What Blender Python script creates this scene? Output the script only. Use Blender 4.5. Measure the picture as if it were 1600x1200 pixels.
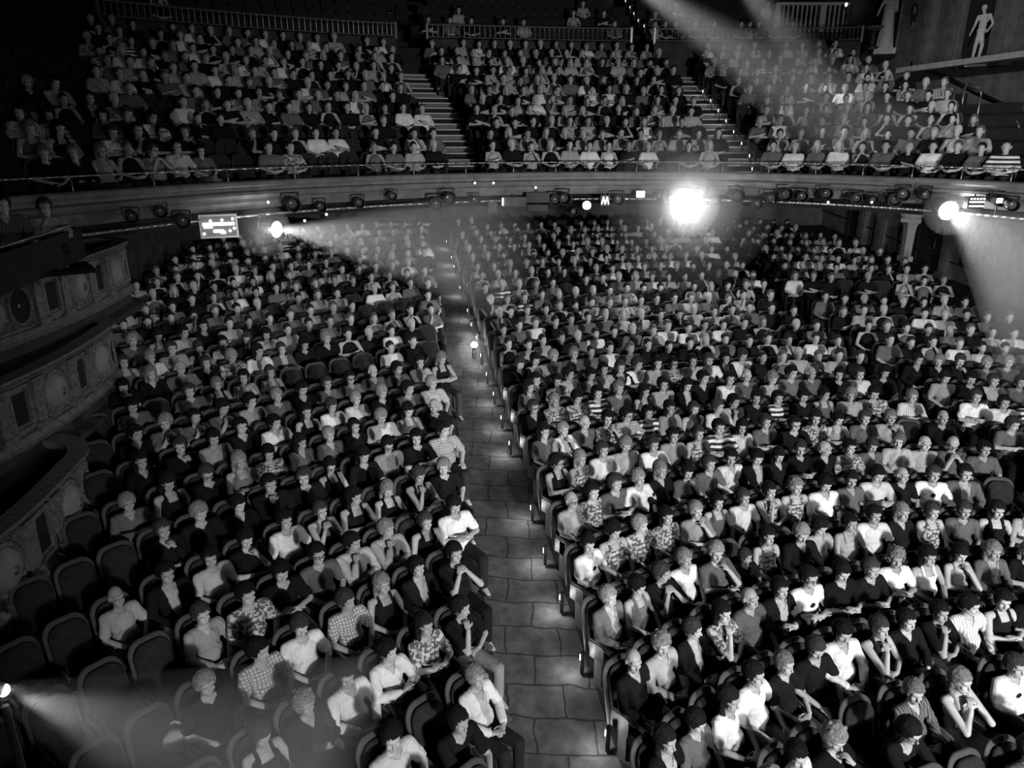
import bpy, bmesh, math, random
import numpy as np
from mathutils import Vector, Matrix, Euler, noise
random.seed(11); RS = np.random.RandomState(5)
PI = math.pi
for o in list(bpy.data.objects): bpy.data.objects.remove(o)
SC = bpy.context.scene
COL = SC.collection

# ------------------------------------------------------------------ camera
EYE = 7.0                                   # eye height over the front of the stalls
FPX, HORIZON = 1150.0, 215.0
PITCH = math.atan((600 - HORIZON) / FPX)
SP, CP = math.sin(PITCH), math.cos(PITCH)
cam_d = bpy.data.cameras.new('camera'); cam = bpy.data.objects.new('camera', cam_d); COL.objects.link(cam)
cam_d.sensor_fit = 'HORIZONTAL'; cam_d.sensor_width = 36.0; cam_d.lens = 36.0 * FPX / 1600
cam_d.clip_start = 0.1; cam_d.clip_end = 200
cam.location = (0, 0, EYE); cam.rotation_euler = (PI / 2 - PITCH, 0, 0)
SC.camera = cam
SC.view_settings.view_transform = 'Standard'; SC.view_settings.look = 'None'
SC.view_settings.exposure = 0.0; SC.view_settings.gamma = 1.0
SC.cycles.use_denoising = True
SC.cycles.max_bounces = 3; SC.cycles.diffuse_bounces = 1; SC.cycles.glossy_bounces = 1
SC.cycles.volume_bounces = 0; SC.cycles.transmission_bounces = 1; SC.cycles.transparent_max_bounces = 4
SC.cycles.caustics_reflective = False; SC.cycles.caustics_refractive = False
SC.cycles.sample_clamp_indirect = 2.0; SC.cycles.sample_clamp_direct = 40.0

# ------------------------------------------------------------------ world and house light
world = bpy.data.worlds.new('world'); SC.world = world; world.use_nodes = True
world.node_tree.nodes['Background'].inputs[0].default_value = (1, 1, 1, 1)
world.node_tree.nodes['Background'].inputs[1].default_value = 0.0

def aim(o, target):
    d = Vector(target) - o.location
    o.rotation_euler = d.to_track_quat('-Z', 'Y').to_euler()
def lamp(name, kind, loc, target=None, power=100, size=.2, cone=40, blend=.6, sizey=None):
    d = bpy.data.lights.new(name, kind); o = bpy.data.objects.new(name, d); COL.objects.link(o)
    o.location = loc; d.energy = power
    if kind == 'AREA':
        d.size = size
        if sizey: d.shape = 'RECTANGLE'; d.size_y = sizey
    elif kind == 'SPOT':
        d.spot_size = math.radians(cone); d.spot_blend = blend; d.shadow_soft_size = size
    else: d.shadow_soft_size = size
    if target is not None: aim(o, target)
    return o
STAGE = (8.6, -5.0, 5.9)
lamp('stage_light_wash', 'SPOT', STAGE, (4.6, 15.0, 2.2), 12500, .5, 64, 1.0)
lamp('stage_light_left', 'SPOT', (5.6, -6.0, 5.8), (-1.9, 9.6, 1.3), 6800, .4, 33, 1.0)
lamp('stage_light_side', 'SPOT', (10.5, -3.0, 5.4), (6.5, 10.0, 1.2), 1100, .4, 50, 1.0)
lamp('stage_glow', 'AREA', (6.5, -6.0, 6.5), (1.5, 16, 6.2), 330, 6, sizey=2)
lamp('wall_fill', 'SPOT', (3.0, -2.0, 4.9), (13.9, 23.5, 4.5), 5200, .3, 20, .9)  # added unseen fill that brightens the lower right wall
lamp('wall_fill', 'SPOT', (-2.0, -3.0, 14.5), (14.2, 23.5, 8.6), 14000, .3, 17, .9)  # added unseen fill from high up, for the upper wall and its statue

# ------------------------------------------------------------------ geometry of the hall
CEN = (7.5, -7.0)                            # the stage point the stalls rows curve around
def floor_z(R): return EYE - 9.41001 + .195324543 * R - .00110707217 * R * R
def floor_xy(x, y): return floor_z(math.hypot(x - CEN[0], y - CEN[1]))
def ray(px, py):
    u = (px - 800) / FPX; v = (600 - py) / FPX
    return (u, CP + v * SP, -SP + v * CP)
def on_floor(px, py, h=0.0):
    r = ray(px, py); lo, hi = .5, 70
    for _ in range(50):
        t = (lo + hi) / 2
        if EYE + t * r[2] < floor_xy(t * r[0], t * r[1]) + h: hi = t
        else: lo = t
    return Vector((t * r[0], t * r[1], EYE + t * r[2]))
def at_y(px, py, Y):
    r = ray(px, py); t = Y / r[1]
    return Vector((t * r[0], Y, EYE + t * r[2]))
def at_z(px, py, z):
    r = ray(px, py); t = (z - EYE) / r[2]
    return Vector((t * r[0], t * r[1], z))
def to_px(p):
    x, y, z = p[0], p[1], p[2] - EYE
    d = y * CP - z * SP
    if d < .2: return (-999, -999, d)
    return (800 + FPX * x / d, 600 - FPX * (y * SP + z * CP) / d, d)
OFF_A = [-70, -50, -45, -37, -32, -28, -24, -20, -16, -12, -8, -3, 3, 13, 25, 40]
OFF_V = [-.6, -.25, .02, .50, .81, 1.06, 1.31, 1.62, 1.85, 1.98, 2.11, 2.20, 2.0, 1.76, 1.5, 1.3]
PITCH_ROW = .912
def row_R(k, a): return float(np.interp(a, OFF_A, OFF_V)) + PITCH_ROW * k
def row_pt(k, a):
    R = row_R(k, a); r = math.radians(a)
    return (CEN[0] + R * math.sin(r), CEN[1] + R * math.cos(r), R)
def row_face(k, a):
    x0, y0, _ = row_pt(k, a - .5); x1, y1, _ = row_pt(k, a + .5)
    return math.atan2(y1 - y0, x1 - x0)      # rotation about z of a seat that faces local -Y
def aisle_L(Y): return 0.0 - (Y - 6.4) * .1457
def aisle_R(Y): return 1.12 - (Y - 6.5) * .172
def aisle2(Y): return 8.62 - (Y - 10.9) * .135 if Y < 20 else 7.4
def wall_R(Y): return 14.75 - (Y - 20.7) * .16 if Y > 20.7 else 14.75

# ------------------------------------------------------------------ mesh helpers
class MB:
    def __init__(s): s.v = []; s.f = []; s.m = []; s.n = 0
    def add(s, v, f, m=0, M=None):
        if M is not None: v = [M @ Vector(p) for p in v]
        s.v.extend([tuple(p) for p in v]); n = s.n
        s.f.extend([tuple(i + n for i in q) for q in f]); s.m.extend([m] * len(f)); s.n += len(v); return s
    def box(s, c, size, m=0, rot=None):
        hx, hy, hz = size[0] / 2, size[1] / 2, size[2] / 2
        v = [(sx * hx, sy * hy, sz * hz) for sx in (-1, 1) for sy in (-1, 1) for sz in (-1, 1)]
        f = [(0, 1, 3, 2), (4, 6, 7, 5), (0, 4, 5, 1), (2, 3, 7, 6), (0, 2, 6, 4), (1, 5, 7, 3)]
        M = Matrix.Translation(c)
        if rot is not None: M = M @ (rot if isinstance(rot, Matrix) else Euler(rot).to_matrix().to_4x4())
        return s.add(v, f, m, M)
    def cyl(s, a, b, r0, r1=None, n=10, m=0, caps=True):
        r1 = r0 if r1 is None else r1
        a, b = Vector(a), Vector(b); d = b - a
        if d.length < 1e-6: return s
        q = d.to_track_quat('Z', 'Y')
        v = []
        for p, r in ((a, r0), (b, r1)):
            for i in range(n):
                t = 2 * PI * i / n
                v.append(p + q @ Vector((r * math.cos(t), r * math.sin(t), 0)))
        f = [(i, (i + 1) % n, n + (i + 1) % n, n + i) for i in range(n)]
        if caps: f += [tuple(range(n - 1, -1, -1)), tuple(range(n, 2 * n))]
        return s.add(v, f, m)
    def ell(s, c, r, m=0, nu=14, nv=9, M=None):
        v = [(0, 0, -r[2])]
        for j in range(1, nv):
            p = PI * j / nv - PI / 2
            for i in range(nu):
                t = 2 * PI * i / nu
                v.append((r[0] * math.cos(p) * math.cos(t), r[1] * math.cos(p) * math.sin(t), r[2] * math.sin(p)))
        v.append((0, 0, r[2]))
        f = [(0, 1 + (i + 1) % nu, 1 + i) for i in range(nu)]
        for j in range(nv - 2):
            for i in range(nu):
                a = 1 + j * nu + i; b = 1 + j * nu + (i + 1) % nu
                f.append((a, b, b + nu, a + nu))
        L = len(v) - 1; o = 1 + (nv - 2) * nu
        f += [(o + i, o + (i + 1) % nu, L) for i in range(nu)]
        T = Matrix.Translation(c)
        return s.add(v, f, m, T if M is None else M @ T)
    def cap(s, a, b, r0, r1=None, n=10, m=0):
        r1 = r0 if r1 is None else r1
        s.cyl(a, b, r0, r1, n, m)
        s.ell(a, (r0,) * 3, m, n, 6); s.ell(b, (r1,) * 3, m, n, 6); return s
    def chain(s, pts, rs, n=10, m=0):
        for i in range(len(pts) - 1): s.cap(pts[i], pts[i + 1], rs[i], rs[i + 1], n, m)
        return s
    def lathe(s, c, prof, n=20, m=0, M=None):
        v = []; f = []
        for r, z in prof:
            for i in range(n):
                t = 2 * PI * i / n; v.append((c[0] + r * math.cos(t), c[1] + r * math.sin(t), c[2] + z))
        for j in range(len(prof) - 1):
            for i in range(n):
                a = j * n + i; b = j * n + (i + 1) % n
                f.append((a, b, b + n, a + n))
        f += [tuple(range(n - 1, -1, -1)), tuple(range((len(prof) - 1) * n, len(prof) * n))]
        return s.add(v, f, m, M)
    def tube(s, pts, r, n=8, m=0):
        for i in range(len(pts) - 1): s.cyl(pts[i], pts[i + 1], r, r, n, m)
        for p in pts[1:-1]: s.ell(p, (r, r, r), m, n, 5)
        return s
    def sweep(s, path, prof, m=0, closed=True):
        """path: list of (x, y, z, nx, ny); prof: list of (outward, up)."""
        v = []; k = len(prof)
        for x, y, z, nx, ny in path:
            for o, u in prof: v.append((x + nx * o, y + ny * o, z + u))
        f = []
        for i in range(len(path) - 1):
            for j in range(k if closed else k - 1):
                a = i * k + j; b = i * k + (j + 1) % k
                f.append((a, b, b + k, a + k))
        if closed:
            f += [tuple(range(k - 1, -1, -1)), tuple(range((len(path) - 1) * k, len(path) * k))]
        return s.add(v, f, m)
    def mesh(s, name, mats=(), smooth=False):
        me = bpy.data.meshes.new(name); me.from_pydata(s.v, [], s.f)
        for x in mats: me.materials.append(x)
        if len(s.m): me.polygons.foreach_set('material_index', s.m)
        if smooth: me.polygons.foreach_set('use_smooth', [True] * len(s.f))
        me.update(); return me
    def build(s, name, mats, parent=None, smooth=False):
        o = bpy.data.objects.new(name, s.mesh(name, mats if isinstance(mats, (list, tuple)) else [mats], smooth))
        COL.objects.link(o)
        if parent is not None: o.parent = parent
        return o
def remesh(mb, voxel, smooth=2, decimate=None):
    o = bpy.data.objects.new('tmp', mb.mesh('tmp')); COL.objects.link(o)
    r = o.modifiers.new('r', 'REMESH'); r.mode = 'VOXEL'; r.voxel_size = voxel
    if smooth:
        q = o.modifiers.new('s', 'SMOOTH'); q.factor = .5; q.iterations = smooth
    if decimate:
        q = o.modifiers.new('d', 'DECIMATE'); q.ratio = decimate
    dg = bpy.context.evaluated_depsgraph_get(); dg.update()
    me = bpy.data.meshes.new_from_object(o.evaluated_get(dg))
    old = o.data; bpy.data.objects.remove(o); bpy.data.meshes.remove(old)
    me.materials.clear()
    me.polygons.foreach_set('use_smooth', [True] * len(me.polygons))
    return me
def tag(o, label=None, cat=None, group=None, kind=None):
    if label: o['label'] = label
    if cat: o['category'] = cat
    if group: o['group'] = group
    if kind: o['kind'] = kind
    return o
def empty(name, loc, rz=0):
    o = bpy.data.objects.new(name, None); COL.objects.link(o); o.location = loc; o.rotation_euler = (0, 0, rz)
    o.empty_display_size = .1; return o

# ------------------------------------------------------------------ materials
MATS = {}
def mat(name, col, rough=.8, metal=0, bump=0, bscale=40, emit=0, var=0, vscale=8, tex=None, col2=.02, spec=.3):
    m = bpy.data.materials.new(name); m.use_nodes = True; nt = m.node_tree; N = nt.nodes; L = nt.links
    p = N['Principled BSDF']; p.inputs['Base Color'].default_value = (col, col, col, 1)
    p.inputs['Roughness'].default_value = rough; p.inputs['Metallic'].default_value = metal
    p.inputs['Specular IOR Level'].default_value = spec
    if emit:
        p.inputs['Emission Color'].default_value = (1, 1, 1, 1); p.inputs['Emission Strength'].default_value = emit
    tc = N.new('ShaderNodeTexCoord'); oc = tc.outputs['Object']
    fac = None
    if tex == 'stripe' or tex == 'band' or tex == 'pin':
        w = N.new('ShaderNodeTexWave'); w.wave_type = 'BANDS'; w.bands_direction = 'X' if tex == 'pin' else 'Z'
        w.inputs['Scale'].default_value = {'stripe': 5.5, 'band': 3.4, 'pin': 9}[tex]; w.inputs['Distortion'].default_value = .6
        L.new(oc, w.inputs['Vector']); fac = w.outputs['Fac']; lim = (.45, .55)
    elif tex == 'plaid':
        a = N.new('ShaderNodeTexWave'); a.bands_direction = 'X'; b = N.new('ShaderNodeTexWave'); b.bands_direction = 'Z'
        for q in (a, b): q.inputs['Scale'].default_value = 9; q.inputs['Distortion'].default_value = .4; L.new(oc, q.inputs['Vector'])
        x = N.new('ShaderNodeMath'); x.operation = 'MULTIPLY'; L.new(a.outputs['Fac'], x.inputs[0]); L.new(b.outputs['Fac'], x.inputs[1])
        fac = x.outputs[0]; lim = (.1, .5)
    elif tex == 'floral':
        v = N.new('ShaderNodeTexNoise'); v.inputs['Scale'].default_value = 24; v.inputs['Detail'].default_value = 3; L.new(oc, v.inputs['Vector'])
        fac = v.outputs['Fac']; lim = (.48, .54)
    elif tex == 'brick':
        v = N.new('ShaderNodeTexBrick'); v.inputs['Scale'].default_value = 1.0; v.inputs['Brick Width'].default_value = .62; v.inputs['Row Height'].default_value = .42
        v.inputs['Mortar Size'].default_value = .012; v.inputs['Color1'].default_value = (1, 1, 1, 1); v.inputs['Color2'].default_value = (.7, .7, .7, 1); v.inputs['Mortar'].default_value = (0, 0, 0, 1)
        ns = N.new('ShaderNodeTexNoise'); ns.inputs['Scale'].default_value = 2.4; L.new(oc, ns.inputs['Vector'])
        mx = N.new('ShaderNodeMixRGB'); mx.inputs[0].default_value = .12; L.new(oc, mx.inputs[1]); L.new(ns.outputs['Color'], mx.inputs[2])
        L.new(mx.outputs[0], v.inputs['Vector'])
        fac = v.outputs['Color']; lim = (0, 1)
    elif var:
        v = N.new('ShaderNodeTexNoise'); v.inputs['Scale'].default_value = vscale; v.inputs['Detail'].default_value = 5; L.new(oc, v.inputs['Vector'])
        fac = v.outputs['Fac']; lim = (.35, .65); col2 = col * (1 - var)
    if fac is not None:
        r = N.new('ShaderNodeValToRGB'); r.color_ramp.elements[0].position = lim[0]; r.color_ramp.elements[1].position = lim[1]
        r.color_ramp.elements[0].color = (col2, col2, col2, 1); r.color_ramp.elements[1].color = (col, col, col, 1)
        L.new(fac, r.inputs[0])
        if tex == 'brick':
            v2 = N.new('ShaderNodeTexNoise'); v2.inputs['Scale'].default_value = 6; v2.inputs['Detail'].default_value = 6; L.new(oc, v2.inputs['Vector'])
            mu = N.new('ShaderNodeMixRGB'); mu.blend_type = 'MULTIPLY'; mu.inputs[0].default_value = .9
            L.new(r.outputs[0], mu.inputs[1]); L.new(v2.outputs['Fac'], mu.inputs[2]); L.new(mu.outputs[0], p.inputs['Base Color'])
        else: L.new(r.outputs[0], p.inputs['Base Color'])
    if bump:
        b = N.new('ShaderNodeTexNoise'); b.inputs['Scale'].default_value = bscale; b.inputs['Detail'].default_value = 4
        L.new(oc, b.inputs['Vector'])
        q = N.new('ShaderNodeBump'); q.inputs['Strength'].default_value = bump; q.inputs['Distance'].default_value = .02
        L.new(b.outputs['Fac'], q.inputs['Height']); L.new(q.outputs[0], p.inputs['Normal'])
    MATS[name] = m; return m
def by_object(name, rough=.9, bump=.9, bscale=9, var=.18, vscale=5):
    """cloth, hair or skin whose tone is the wearer's own (the object's colour)"""
    m = mat(name, .5, rough, bump=bump, bscale=bscale, spec=.08 if name != 'skin_own' else .35); nt = m.node_tree; N = nt.nodes; L = nt.links
    oi = N.new('ShaderNodeObjectInfo'); v = N.new('ShaderNodeTexNoise'); v.inputs['Scale'].default_value = vscale; v.inputs['Detail'].default_value = 4
    tc = N.new('ShaderNodeTexCoord'); L.new(tc.outputs['Object'], v.inputs['Vector'])
    r = N.new('ShaderNodeMapRange'); r.inputs[1].default_value = .35; r.inputs[2].default_value = .65; r.inputs[3].default_value = 1 - var; r.inputs[4].default_value = 1
    L.new(v.outputs['Fac'], r.inputs[0]); mu = N.new('ShaderNodeVectorMath'); mu.operation = 'SCALE'
    L.new(oi.outputs['Color'], mu.inputs[0]); L.new(r.outputs[0], mu.inputs['Scale']); L.new(mu.outputs[0], N['Principled BSDF'].inputs['Base Color'])
    return m
by_object('cloth'); by_object('hair_strands', .75, .6, 60, .5, 30); by_object('skin_own', .55, 0, 9, .15, 14)
mat('skin', .46, .55, var=.15, vscale=14)
mat('skin_tan', .34, .55, var=.15, vscale=14)
mat('eye', .17, .4); mat('lips', .30, .5)
for n_, c_ in (('white', .86), ('light', .42), ('mid', .15), ('dark', .05), ('black', .012)):
    mat('cloth_' + n_, c_, .9, spec=.08, bump=.9, bscale=9, var=.18, vscale=5)
mat('cloth_stripe', .8, .9, tex='stripe', col2=.06, bump=.5, bscale=9)
mat('cloth_band', .82, .9, tex='band', col2=.04, bump=.5, bscale=9)
mat('cloth_pin', .78, .9, tex='pin', col2=.42, bump=.5, bscale=9)
mat('cloth_darkpin', .16, .9, tex='pin', col2=.05, bump=.5, bscale=9)
mat('cloth_plaid', .55, .9, tex='plaid', col2=.24, bump=.5, bscale=9)
mat('cloth_floral', .5, .9, tex='floral', col2=.10, bump=.5, bscale=9)
mat('cloth_darkfloral', .6, .9, tex='floral', col2=.03, bump=.5, bscale=9)
mat('trousers_black', .025, .9, bump=.5, bscale=8); mat('trousers_denim', .07, .9, bump=.5, bscale=8); mat('trousers_light', .26, .9, bump=.5, bscale=8)
mat('hair_dark', .012, .5, bump=1, bscale=60); mat('hair_brown', .09, .5, bump=1, bscale=60); mat('hair_blond', .36, .5, bump=1, bscale=60); mat('hair_grey', .48, .6, bump=1, bscale=60)
mat('shoe', .04, .4); mat('shoe_sole', .6, .7); mat('glasses', .02, .3)
mat('velvet', .028, .85, spec=.1, bump=.4, bscale=30, var=.3, vscale=12); mat('seat_wood', .07, .6, var=.3, vscale=6, spec=.2); mat('seat_metal', .06, .5)
mat('carpet', .14, .95, spec=.1, tex='brick', col2=.05, bump=.4, bscale=20)
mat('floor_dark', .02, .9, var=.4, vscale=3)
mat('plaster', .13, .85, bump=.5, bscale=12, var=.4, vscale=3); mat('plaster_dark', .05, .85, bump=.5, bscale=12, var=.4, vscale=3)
mat('fascia', .20, .6, bump=.2, bscale=10, var=.35, vscale=4); mat('boss', .24, .5, bump=.1)
mat('gilt', .20, .5, bump=.35, bscale=30, var=.5, vscale=14); mat('stone', .46, .7, bump=.4, bscale=16, var=.25, vscale=7)
mat('step', .15, .7, var=.3, vscale=5); mat('step_edge', .4, .4)
mat('metal_black', .03, .4, metal=.5); mat('metal_pale', .5, .35, metal=.7); mat('rail', .35, .35, metal=.8)
mat('lamp_lit', 1, .5, emit=4); mat('lamp_hot', 1, .5, emit=60); mat('screen_lit', 1, .5, emit=6); mat('screen_dim', .3, .5, emit=.06); mat('lens_dim', .08, .15)
mat('paper', .8, .8); mat('bag', .5, .7, bump=1, bscale=12)
# ------------------------------------------------------------------ people: bodies, hair and clothes
V = Vector
SHOULDER = .172
def pose_joints(pose):
    """seated figure, local: faces -Y, origin on the floor under the hips. Gives joints by name."""
    lean = {'f': -26}.get(pose, 7)
    Rm = Matrix.Translation((0, 0, .52)) @ Matrix.Rotation(math.radians(-lean), 4, 'X') @ Matrix.Translation((0, 0, -.52))
    J = {'Rm': Rm}
    up = lambda x, y, z: Rm @ V((x, y, z))
    for s, n in ((-1, 'R'), (1, 'L')):
        J['sh' + n] = up(s * SHOULDER, .03, .985)
        J['hip' + n] = V((s * .09, -.02, .545)); J['kn' + n] = V((s * .12, -.46, .555)); J['an' + n] = V((s * .12, -.46, .10))
    A = {}
    tuck = pose in ('q', 'Q')
    if tuck: pose = {'q': 'r', 'Q': 'l'}[pose]
    if pose in ('l', 'x'):
        A = {'R': ((-.255, -.03, .76), (-.11, -.25, .685), (.02, -.30, .66)), 'L': ((.255, -.03, .76), (.10, -.26, .69), (-.03, -.31, .69))}
    elif pose == 'k':
        A = {'R': ((-.27, -.02, .76), (-.15, -.25, .67), (-.12, -.40, .655)), 'L': ((.27, -.02, .76), (.15, -.25, .67), (.12, -.40, .655))}
    elif pose == 'c':
        A = {'R': ((-.25, -.07, .77), (-.02, -.235, .83), (.13, -.20, .87)), 'L': ((.25, -.07, .77), (.03, -.20, .775), (-.13, -.18, .80))}
    elif pose == 'r':
        A = {'R': ((-.15, -.23, .79), (-.05, -.12, .985), (-.015, -.04, 1.075)), 'L': ((.245, -.07, .77), (.02, -.235, .78), (-.12, -.25, .79))}
    elif pose == 'h':
        A = {'R': ((-.19, -.22, .80), (-.065, -.135, .98), (-.008, -.07, 1.075)), 'L': ((.19, -.22, .80), (.065, -.135, .98), (.012, -.075, 1.07))}
    elif pose == 'f':
        A = {'R': ((-.20, -.42, .74), (-.08, -.58, .72), (-.0, -.66, .70)), 'L': ((.20, -.42, .74), (.08, -.60, .74), (-.0, -.67, .72))}
        for n in 'RL': pass
    for n in 'RL':
        J['el' + n], J['wr' + n], J['hd' + n] = [V(p) for p in A[n]]
    if tuck:                                     # feet drawn up under a low ledge seat
        for s, n in ((-1, 'R'), (1, 'L')): J['kn' + n] = V((s * .12, -.36, .62)); J['an' + n] = V((s * .10, -.12, .40))
    if pose == 'x':                              # legs crossed
        J['knL'] = V((.02, -.50, .64)); J['anL'] = V((-.14, -.66, .28))
    J['neck'] = up(0, .03, 1.03)
    return J
HEADS = {'a': (4, 0), 'b': (10, 24), 'n': (22, 8)}          # pitch down, yaw
def head_matrix(J, hv):
    p, y = HEADS[hv]
    c = J['neck'] + V((0, -.012, .165))
    return Matrix.Translation(c) @ Matrix.Rotation(math.radians(y), 4, 'Z') @ Matrix.Rotation(math.radians(p), 4, 'X') @ Matrix.Scale(1.06, 4)
def head_prims(mb, H, n=14):
    E = lambda c, r: mb.ell(c, r, 0, n, 9, H)
    E((0, .018, .025), (.077, .095, .097)); E((0, -.028, -.045), (.060, .066, .074)); E((0, -.068, -.098), (.027, .024, .022))
    E((0, -.062, .035), (.062, .036, .030)); E((-.038, -.062, -.028), (.022, .024, .024)); E((.038, -.062, -.028), (.022, .024, .024))
    mb.cap(H @ V((0, -.088, .012)), H @ V((0, -.112, -.028)), .009, .0145, 8)
    E((0, -.088, -.066), (.026, .014, .011))
    for s in (-1, 1): E((s * .079, .012, -.005), (.011, .022, .032))
    E((0, .045, -.06), (.052, .05, .05))
def arm_prims(mb, J, n, grow=0.0, to=2.0):
    """to: 1 = to the elbow, 2 = to the wrist"""
    s, e, w = J['sh' + n], J['el' + n], J['wr' + n]
    ra, rb, rc = .052 + grow, .041 + grow, .029 + grow
    if to < 1: mb.cap(s, s.lerp(e, to), ra + .004, rb + .013 + (1 - to) * .01, 10); return
    mb.cap(s, e, ra, rb, 10)
    if to > 1: mb.cap(e, e.lerp(w, to - 1), rb, rb + (rc - rb) * (to - 1), 10)
def hand_prims(mb, J, n, curl):
    w, h = J['wr' + n], J['hd' + n]; side = -1 if n == 'R' else 1
    d = (h - w).normalized()
    up = V((0, 0, 1)) if abs(d.z) < .75 else V((0, 1, 0))
    lat = d.cross(up).normalized(); nrm = lat.cross(d).normalized()
    if nrm.z < 0 and abs(d.z) < .75: nrm = -nrm
    palm = w + d * .055
    M = Matrix((( *lat, 0), (*d, 0), (*nrm, 0), (0, 0, 0, 1))).transposed(); M.translation = palm
    mb.ell((0, 0, 0), (.042, .052, .016), 0, 12, 7, M)
    mb.cap(w, palm, .026, .02, 8)
    for i, (o, L) in enumerate(((-.031, .030), (-.0105, .036), (.0105, .034), (.030, .027))):
        a = palm + lat * o + d * .038
        c1, c2 = math.radians(curl * .45), math.radians(curl)
        b = a + (d * math.cos(c1) - nrm * math.sin(c1)) * L * 1.1
        c = b + (d * math.cos(c2) - nrm * math.sin(c2)) * L
        mb.chain([a, b, c], [.0098, .009, .0082], 8)
    ts = 1 if (lat.x * side) < 0 else -1          # the thumb is on the side towards the body's middle
    a = palm + lat * ts * .030 - d * .015; b = a + (lat * ts * .9 + d * .7).normalized() * .036; c = b + (lat * ts * .2 + d).normalized() * .028
    mb.chain([a, b, c], [.012, .0105, .009], 8)
def leg_prims(mb, J, n, grow=0.0, to=2.0):
    h, k, a = J['hip' + n], J['kn' + n], J['an' + n]
    mb.cap(h, k, .082 + grow, .058 + grow, 12)
    mb.cap(k, k.lerp(a, min(1, to - 1)), .056 + grow, .056 + grow - (.020 - grow * .6) * min(1, to - 1), 10)
    if to >= 2 and not grow:
        m = k.lerp(a, .3); mb.ell(m + V((0, .018, 0)), (.050, .054, .11), 0, 10, 7)
def torso_prims(mb, J, grow=0.0, shoulders=True, belly=0.0):
    Rm = J['Rm']; g = grow
    mb.ell((0, 0, .575), (.165 + g, .125 + g, .115 + g), 0, 16, 9)
    mb.ell((0, -.005 - belly * .4, .70), (.142 + g + belly * .3, .112 + g + belly, .15), 0, 16, 9, Rm)
    mb.ell((0, .02, .875), (.158 + g, .108 + g, .16), 0, 16, 9, Rm)
    if shoulders:
        mb.cap(Rm @ V((-.135, .03, .985)), Rm @ V((.135, .03, .985)), .055 + g, .055 + g, 10)
        mb.ell((0, .035, 1.0), (.10 + g * .6, .06 + g, .06), 0, 12, 7, Rm)
BODY, GARMENT, HAIRM, EXTRA = {}, {}, {}, {}
def body_mesh(pose, hv, bare_legs, voxel=.0085):
    key = (pose, hv, bare_legs)
    if key in BODY: return BODY[key]
    J = pose_joints(pose); H = head_matrix(J, hv); mb = MB()
    torso_prims(mb, J); head_prims(mb, H)
    mb.cap(J['neck'] + V((0, 0, -.03)), J['neck'] + V((0, -.01, .10)), .055, .049, 12)
    for n in 'RL':
        arm_prims(mb, J, n); hand_prims(mb, J, n, {'l': 35, 'x': 35, 'k': 30, 'c': 45, 'r': 95, 'q': 95, 'Q': 35, 'h': 80, 'f': 60}[pose])
        leg_prims(mb, J, n)
        a = J['an' + n]; mb.cap(a, a + V((0, -.14, -.055)), .038, .03, 10)
    me = remesh(mb, voxel, 1); me.name = 'seated_body'
    Hi = H.inverted(); nv = len(me.vertices); co = np.empty(nv * 3); me.vertices.foreach_get('co', co); co = co.reshape(-1, 3)
    # lip and brow faces; eyes darkened, with the sockets' shade put into the colour
    Hm = np.array(Hi); lc = co @ Hm[:3, :3].T + Hm[:3, 3]
    idx = np.zeros(len(me.polygons), dtype=np.int32)
    nl = len(me.loops); li = np.empty(nl, dtype=np.int32); me.loops.foreach_get('vertex_index', li)
    ls = np.empty(len(me.polygons), dtype=np.int32); me.polygons.foreach_get('loop_start', ls)
    c = lc[li[ls]]                                            # a corner of each face is close enough at this size
    ax = np.abs(c[:, 0])
    idx[(c[:, 1] < -.055) & (ax > .020) & (ax < .044) & (c[:, 2] > .000) & (c[:, 2] < .011)] = 1
    idx[(c[:, 1] < -.05) & (ax > .014) & (ax < .046) & (c[:, 2] > .026) & (c[:, 2] < .033)] = 1
    idx[(c[:, 1] < -.075) & (ax < .026) & (c[:, 2] > -.075) & (c[:, 2] < -.058)] = 2
    me.polygons.foreach_set('material_index', idx)
    for m_ in ('skin_own', 'eye', 'lips'): me.materials.append(MATS[m_])
    BODY[key] = (me, H); return BODY[key]
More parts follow.
